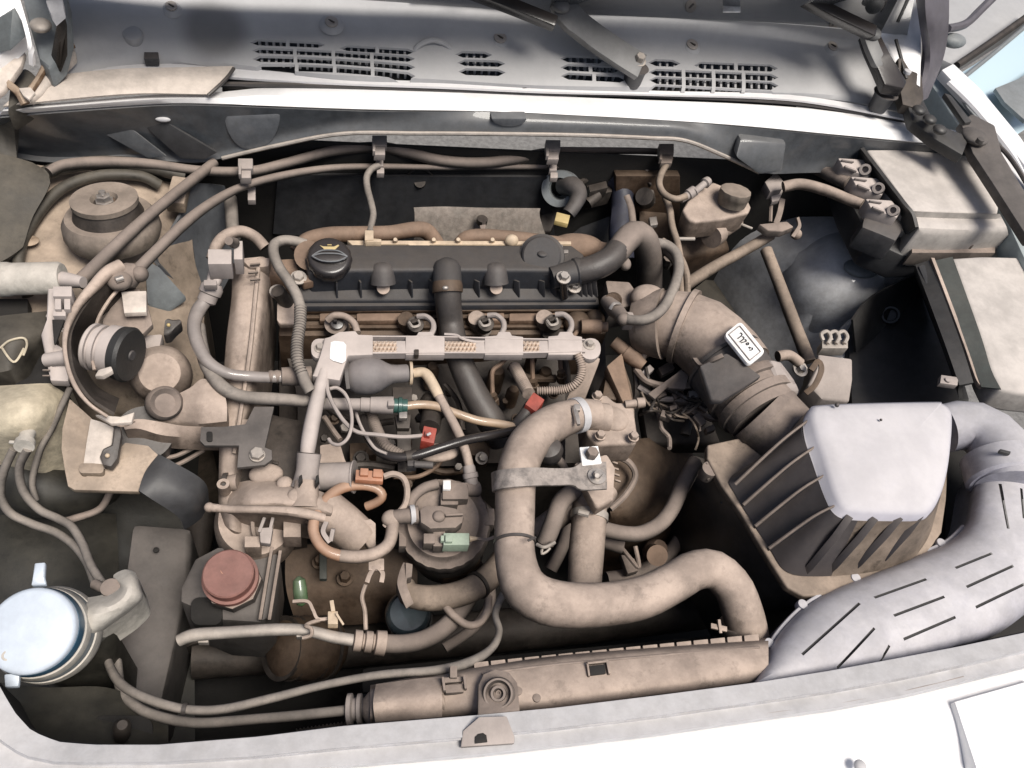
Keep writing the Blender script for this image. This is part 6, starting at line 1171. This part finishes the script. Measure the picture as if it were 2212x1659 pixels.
for x, y in ((1848, 362), (1876, 402), (1908, 450)):
    pb = t.p('plug', join(poly([(x-38, y-22, .07), (x+20, y-18, .07), (x+38, y+8, .066), (x+30, y+20, .064), (x-10, y+6, .066), (x-28, y-4, .068)], .03, .004)), 'rail_plastic')
    t.p('loop', lathe((x+22, y+6, .066), (x+21, y+4, .074), [(0, 13), (1, 12), (1, 7), (.3, 6)], n=20), 'grey_plastic', under=pb)
    t.p('ridge', join(bar((x-30, y-16, .072), (x-4, y-12, .072), 4, 5), bar((x-24, y-2, .07), (x+2, y+8, .068), 6, 6)), 'grey_plastic', under=pb)
t.p('plug_block', poly([(1866, 470, .045), (1888, 458, .05), (1944, 470, .05), (1955, 490, .045), (1936, 520, .04), (1900, 505, .04), (1862, 490, .04)], .05, .006), 'black_plastic')
t.p('lower_clip', join(*[poly([(x, 496, .045), (x+26, 498, .045), (x+20, 530, .03), (x-6, 526, .03)], .02, .003) for x in (1985, 2040, 2085)], rect(1970, 520, 2150, 546, .02, .03)), 'dusty_plastic')
t.p('harness', tube([(1692, 404, .02), (1730, 398, .03), (1780, 410, .035), (1830, 430, .04), (1862, 442, .045)], 12, n=12), 'dusty_hose')
t.p('harness', tube([(1720, 352, .0), (1760, 362, .02), (1800, 382, .035), (1832, 396, .045)], 14, n=12), 'dusty_plastic')
# brake parts
t = T('brake_reservoir', 'beige brake fluid reservoir with round dusty screw cap and two hose stubs', 'reservoir', (1550, 450, -.05))
t.p('body', poly([(1474, 452, -.005), (1500, 410, .0), (1540, 392, .0), (1612, 420, -.0), (1624, 448, -.005), (1618, 460, -.006), (1560, 474, -.008), (1500, 480, -.01), (1486, 474, -.01)], .045, .006, seg=3, taper=.92), 'beige_metal')
t.p('cap', lathe(P((1590, 411, .026))-Vector((0, .2, .95))*.028, (1590, 411, .026), [(0, 30), (.55, 32), (.6, 33), (1, 32), (1.03, 28)], n=48, knurl=(31.5, .8)), 'strut_dust')
t.p('stub', join(lathe((1470, 432, .0), (1500, 412, .01), [(0, 8), (.5, 9), (.55, 12), (1, 12)], n=14), lathe((1500, 415, .012), (1530, 390, .02), [(0, 8), (.7, 8), (.75, 12), (1, 10)], n=14)), 'grey_plastic')
t.p('master_cylinder', lathe((1590, 478, -.06), (1536, 512, -.05), [(0, 17), (.7, 18), (.75, 24), (1, 24)], n=26), 'beige_metal')
t.p('push_rod', tube([(1590, 480, -.055), (1625, 494, -.055)], 3, n=8), 'dull_metal')
t.p('body_casting', poly([(1460, 490, -.08), (1560, 476, -.08), (1580, 540, -.12), (1470, 560, -.12)], .06, .008), 'brown_metal')
t.p('bleed_pipe', tube([(1455, 516, -.05), (1500, 516, -.05)], 4, n=8), 'dull_metal')
t = T('clutch_hose', 'thin grey hose hooking down from the bulkhead clip to the brake reservoir', 'hose', (1440, 380, 0))
t.p('hose', tube([(1446, 322, .02), (1446, 345, .02), (1430, 372, .015), (1424, 398, .01), (1436, 420, .005), (1460, 430, .004), (1482, 424, .006)], 7.5, n=12), 'hose_brown')
t = T('clutch_hose', 'long hose dropping straight from the hooked hose toward the throttle duct', 'hose', (1450, 480, -.03))
t.p('hose', tube([(1436, 424, -.02), (1446, 450, -.03), (1452, 490, -.04), (1464, 530, -.05), (1476, 600, -.06)], 8, n=12), 'hose_brown')
t = T('brake_servo', 'grey brake servo collar with black elbow valve and yellow tag', 'brake servo', (1240, 430, -.1))
t.p('collar', lathe((1222, 402, -.10), (1208, 408, -.04), [(0, 44), (.8, 40), (1, 36), (1, 22), (.6, 18)], n=36), 'servo_grey')
t.p('elbow', tube([(1218, 400, -.045), (1238, 404, -.03), (1250, 420, -.03), (1242, 442, -.035), (1228, 462, -.045)], [22, 22, 19, 16, 15], n=18), 'black_plastic')
t.p('yellow_tag', rect(1200, 461, 1230, 480, -.035, .01, rot=14), 'yellow_tag')
t.p('valve_block', join(rect(1268, 378, 1318, 420, -.05, .03, rot=-14), lathe((1268, 440, -.06), (1292, 420, -.05), [(0, 14), (1, 12)], n=14), rect(1272, 395, 1312, 410, -.035, .02, rot=-14), tube([(1250, 398, -.04), (1268, 386, -.04), (1290, 380, -.04)], 8, n=8)), 'dark_metal')
t.p('servo_shell', lathe((1300, 470, -.2), (1290, 450, -.12), [(0, 110), (.6, 104), (.9, 84), (1, 50)], n=44), 'dark_panel')
t.p('rear_shield', poly([(1175, 400, -.09), (1200, 380, -.08), (1215, 440, -.1), (1190, 500, -.13), (1165, 500, -.13)], .02, .004), 'dark_metal')
t = T('pedal_wiring', 'bunch of dark and navy cables with round plug right of the brake servo', 'wiring', (1370, 420, -.06))
t.p('navy_cable', tube([(1320, 380, -.04), (1340, 400, -.05), (1345, 440, -.07), (1340, 500, -.09), (1345, 560, -.12)], 26, n=14, wob=.12), 'blue_cable')
t.p('cable', tube([(1352, 424, -.05), (1362, 450, -.06), (1366, 480, -.07), (1368, 510, -.08)], 9, n=10), 'dusty_plastic')
t.p('round_plug', lathe((1396, 432, -.06), (1392, 424, -.04), [(0, 20), (1, 19)], n=24), 'dark_metal')
t.p('bright_clip', join(rect(1404, 468, 1420, 486, -.05, .008, rot=-10)), 'bare_metal')
for pts, r in (([(1340, 360, -.02), (1380, 370, -.03), (1402, 400, -.04), (1408, 440, -.06)], 8), ([(1290, 356, -.02), (1330, 362, -.02), (1360, 380, -.03), (1375, 400, -.04)], 7), ([(1395, 350, -.01), (1412, 372, -.02), (1400, 400, -.03)], 7)):
    t.p('wire', tube(pts, r, n=8), 'dark_metal')
t.p('bracket', poly([(1380, 450, -.09), (1440, 445, -.09), (1450, 540, -.12), (1385, 545, -.12)], .04, .006), 'brown_metal')
t = T('firewall_shield', 'mottled brown grey sheet metal heat shield standing behind the valve cover', 'heat shield', (1030, 490, -.1))
t.p('shield', sheet([[(893, 449, -.02), (960, 447, -.02), (1060, 449, -.02), (1166, 450, -.02)], [(895, 470, -.032), (1020, 468, -.032), (1166, 470, -.032)], [(893, 540, -.08), (1020, 540, -.08), (1190, 540, -.08)]], n=30, th=.003, rs=14, noise_=.002), 'heat_shield')
t.p('hook', join(bar((1046, 470, -.02), (1044, 500, -.02), 8, 6), disc((1042, 472, -.018), 12, .01)), 'dark_metal')
t.p('hook_tip', poly([(1036, 486, -.01), (1050, 484, -.01), (1048, 506, -.012), (1041, 506, -.012)], .006), 'dusty_plastic')
t = T('exhaust_hose', 'brown sleeved hose arching behind the left half of the valve cover', 'hose', (790, 505, -.02))
t.p('hose', tube([(640, 545, -.03), (664, 520, -.02), (710, 508, -.015), (770, 506, -.012), (840, 504, -.012), (895, 496, -.012), (922, 500, -.02), (945, 528, -.04)], [16, 18, 18, 18, 17, 17, 18, 16], n=18), 'rust_pipe')
t.p('cream_clip', join(rect(788, 497, 807, 518, .012, .03), poly([(800, 514, .01), (824, 516, .01), (824, 522, .01), (790, 522, .01)], .01)), 'cream_plastic')
t = T('exhaust_hose', 'brown sleeved hose and shiny brown cover behind the right half of the valve cover', 'hose', (1150, 520, -.03))
t.p('hose', tube([(985, 534, -.04), (1006, 515, -.025), (1040, 511, -.02), (1090, 514, -.02), (1140, 520, -.02), (1200, 530, -.02), (1280, 540, -.03), (1330, 552, -.04)], [12, 16, 17, 17, 18, 20, 22, 20], n=18), 'rust_pipe')
t.p('cover', ball((1245, 532, -.025), 56, (1.1, .55, .45)), 'rust_pipe')
t.p('bright_tab', join(rect(1206, 528, 1216, 546, .005, .01), rect(1214, 539, 1228, 546, .004, .01)), 'bare_metal')
t = T('bulkhead_hose', 'thick hose draped in clips along the bulkhead from left corner to centre', 'hose', (600, 340, 0))
hz = -.004
t.p('hose', tube([(105, 372, .02), (140, 356, .02), (220, 350, .015), (320, 354, .01), (430, 368, .0), (540, 370, hz), (620, 352, hz), (720, 326, .006), (820, 318, .01), (880, 330, .006), (960, 348, .0), (1040, 352, .0), (1110, 344, .0), (1190, 330, .004), (1280, 326, .004), (1380, 326, .004), (1430, 328, .004)], [11, 12, 12, 11, 10, 11, 11, 11, 12, 12, 12, 12, 12, 12, 8, 7, 7], n=14), 'dusty_rubber')
for x, y, lab in ((820, 312, 1), (1195, 322, 1), (530, 362, 1), (1440, 330, 1)):
    c2 = T('pipe_clip', {820: 'two tier pipe clip above the thin drop hose at the left of the bulkhead', 1195: 'two tier pipe clip above the brake servo on the bulkhead', 530: 'pipe clip at the left where the cable meets the bulkhead edge', 1440: 'pipe clip at the right above the brake reservoir hose'}[x], 'clip', (x, y, .01), 'pipe clips on the bulkhead')
    c2.p('saddle', join(rect(x-16, y-20, x+16, y+2, .03, .012), rect(x-12, y, x+12, y+22, .026, .012), rect(x-15, y-6, x-9, y+14, .034, .01)), 'grey_plastic' if x != 1440 else 'dusty_plastic')
    if x in (820, 1195):
        c2.p('lower_saddle', join(rect(x-8, y+32, x+8, y+46, .0, .012), rect(x-6, y+50, x+10, y+62, -.004, .01)), 'grey_plastic')
    elif x == 530: c2.p('lower_saddle', rect(535, 402, 552, 432, -.02, .01), 'grey_plastic')
t = T('drop_hose', 'thin hose hanging from a bulkhead clip down to the cream clip behind the cover', 'hose', (800, 430, -.01))
t.p('hose', tube([(818, 358, .0), (802, 366, .0), (792, 384, -.002), (794, 410, -.004), (802, 440, -.006), (806, 465, -.006), (801, 490, -.004), (799, 503, .0)], 7.5, n=12), 'hose_grey')
t = T('side_hose', 'thick vertical hose standing behind the double quick connector', 'hose', (500, 480, -.05))
t.p('hose', tube([(498, 430, -.06), (500, 460, -.05), (502, 490, -.045), (505, 515, -.04)], 14, n=14), 'hose_grey')
# right braces
t = T('brace_rod', 'long slim beige rod slanting down the right side to a small bracket', 'rod', (1700, 660, -.1))
t.p('rod', tube([(1655, 540, -.08), (1680, 605, -.09), (1712, 690, -.10), (1748, 782, -.12)], [13, 13, 14, 15], n=16), 'hose_brown')
t.p('end_bolt', bolt((1728, 798, -.09), 12, (0, -.2, 1), .01), 'dull_metal')
t = T('brace_rod', 'short beige rod running from the clamp cluster down left to the throttle area', 'rod', (1580, 560, -.1))
t.p('rod', tube([(1478, 618, -.1), (1540, 578, -.09), (1610, 540, -.08), (1665, 508, -.07)], [14, 13, 12, 12], n=14), 'hose_brown')
t = T('clamp_cluster', 'cluster of small clips where the two rods meet beside the fuse box', 'clip', (1680, 450, -.02))
t.p('box_clip', join(poly([(1652, 392, .0), (1676, 370, .0), (1694, 392, .0), (1690, 408, .0), (1664, 414, .0)], .02, .003), poly([(1664, 412, -.01), (1694, 406, -.01), (1684, 432, -.015), (1668, 436, -.015)], .01, .002)), 'grey_plastic')
t.p('strap', join(strip([(1690, 430, -.02), (1684, 460, -.03), (1676, 484, -.035)], 12, .004), poly([(1640, 484, -.03), (1700, 478, -.03), (1715, 490, -.03), (1690, 500, -.035), (1660, 498, -.035)], .015, .002), strip([(1722, 470, -.02), (1726, 490, -.03), (1712, 512, -.04)], 8, .004)), 'dusty_plastic')
t.p('ball_stud', ball((1720, 506, -.05), 12), 'beige_metal')
t.p('wire', tube([(1668, 410, -.02), (1666, 440, -.03), (1664, 480, -.04)], 4, n=6), 'dusty_plastic')
t = T('ecu_bracket', 'grey bracket with bright curled clips beside the intake duct and rod', 'bracket', (1800, 790, -.1))
t.p('plate', poly([(1768, 765, -.06), (1842, 775, -.06), (1842, 820, -.08), (1835, 868, -.1), (1775, 862, -.1), (1745, 830, -.09), (1762, 795, -.07)], .05, .004), 'grey_plastic')
t.p('bright_clip', join(*[tube([(1778+i*18, 735, -.045), (1774+i*18, 722, -.04), (1786+i*18, 716, -.038), (1794+i*18, 728, -.04), (1788+i*18, 742, -.045)], 4.5, n=8) for i in range(3)], rect(1776, 736, 1832, 752, -.05, .02)), 'dull_metal')
t.p('curl', strip([(1752, 800, -.05), (1768, 780, -.045), (1774, 800, -.05), (1760, 832, -.06), (1740, 850, -.07)], 12, .003), 'brown_metal')
t.p('boss_bolt', bolt((1728, 800, -.075), 9, (0, -.2, 1), .01, 1.7), 'bare_metal')
t.p('hose_stub', tube([(1680, 770, -.06), (1705, 768, -.06), (1728, 785, -.07)], 12, n=12), 'dusty_hose')

# ================================================================ DIM PARTS LOW IN THE BAY
t = T('subframe', 'dim brown subframe beams low in the dark under the engine', 'subframe', (1000, 1400, -.4))
t.p('cross_beam', tube([(420, 1420, -.42), (700, 1400, -.42), (1000, 1370, -.42), (1300, 1340, -.42), (1600, 1300, -.42)], 46, n=16), 'dark_metal')
t.p('side_beam', tube([(1500, 1250, -.4), (1480, 1120, -.4), (1500, 1000, -.38)], 34, n=12), 'dark_metal')
t.p('side_beam', tube([(430, 1400, -.4), (420, 1250, -.4), (440, 1100, -.38)], 30, n=12), 'dark_metal')
t = T('alternator', 'dim brown finned alternator body seen in the gap below the red capped bottle', 'alternator', (650, 1330, -.35))
t.p('body', lathe((720, 1400, -.36), (600, 1400, -.30), [(0, 50), (.1, 62), (.5, 66), (.9, 60), (1, 40)], n=30), 'brown_metal')
for i in range(5): t.p('fin', lathe((700-i*22, 1400, -.35+i*.01), (694-i*22, 1400, -.347+i*.01), [(0, 68), (1, 68)], n=26), 'dark_metal')
t = T('lower_hoses', 'dim loops of grimy hose low between fuel filter and big beige pipe', 'hose', (1040, 1250, -.25))
t.p('hose', tube([(1000, 1200, -.24), (1040, 1230, -.24), (1060, 1290, -.25), (1030, 1350, -.27), (960, 1400, -.28)], 12, n=12), 'dusty_rubber')
t.p('hose', tube([(1190, 1230, -.26), (1215, 1180, -.24), (1230, 1130, -.22)], 14, n=12), 'dusty_rubber')
t.p('hose', tube([(1310, 1250, -.28), (1380, 1235, -.28), (1450, 1190, -.28), (1490, 1120, -.28)], 15, n=12), 'dusty_rubber')
t.p('bracket', poly([(1000, 1225, -.22), (1050, 1215, -.22), (1055, 1260, -.23), (1010, 1268, -.23)], .02, .004), 'brown_metal')
t = T('cast_housing', 'grimy brown casting with bolts and stubs between fuel filter and amber hose', 'casting', (850, 1210, -.25))
t.p('face', sheet([[(620, 1180, -.3), (760, 1170, -.28), (900, 1200, -.28)], [(620, 1260, -.32), (760, 1260, -.3), (900, 1270, -.3)], [(640, 1340, -.36), (760, 1340, -.36), (880, 1330, -.36)]], n=20, th=.01, rs=12, noise_=.015), 'brown_metal')
t.p('bolt', bolt((745, 1250, -.28), 12, UP, .012), 'brown_metal'); t.p('bolt', bolt((690, 1215, -.28), 11, UP, .012), 'brown_metal')
t.p('green_tag', rect(690, 1195, 706, 1250, -.26, .01), 'dark_green_plastic')
t = T('gearbox_linkage', 'dim gear linkage rods and yellowish boot low right of the upright pipe', 'linkage', (1400, 1200, -.3))
t.p('rod', tube([(1320, 1290, -.3), (1400, 1270, -.3), (1470, 1220, -.3)], 9, n=10), 'dark_metal')
t.p('boot', lathe((1400, 1206, -.30), (1428, 1180, -.26), [(0, 12), (.3, 24), (.7, 26), (1, 16)], n=20), 'rust_pipe')
t.p('lever', poly([(1340, 1195, -.24), (1372, 1205, -.24), (1382, 1232, -.25), (1356, 1240, -.25)], .015, .004), 'dusty_plastic')
t = T('bulkhead_bracketry', 'dim brackets and pipe unions on the bulkhead behind the black arching hose', 'bracket', (1400, 480, -.15))
t.p('panel', poly([W(1330, 380, .47), W(1470, 380, .47), W(1470, 560, .47), W(1330, 560, .47)], .02, .004, dr=Vector((0, 1, 0))), 'brown_metal')
for i, (x, y) in enumerate(((1350, 470), (1385, 500), (1425, 520), (1440, 560))):
    t.p('union', lathe((x, y+14, -.16), (x+6, y-6, -.12), [(0, 10), (.5, 10), (.55, 14), (1, 12)], n=8), 'dusty_plastic')
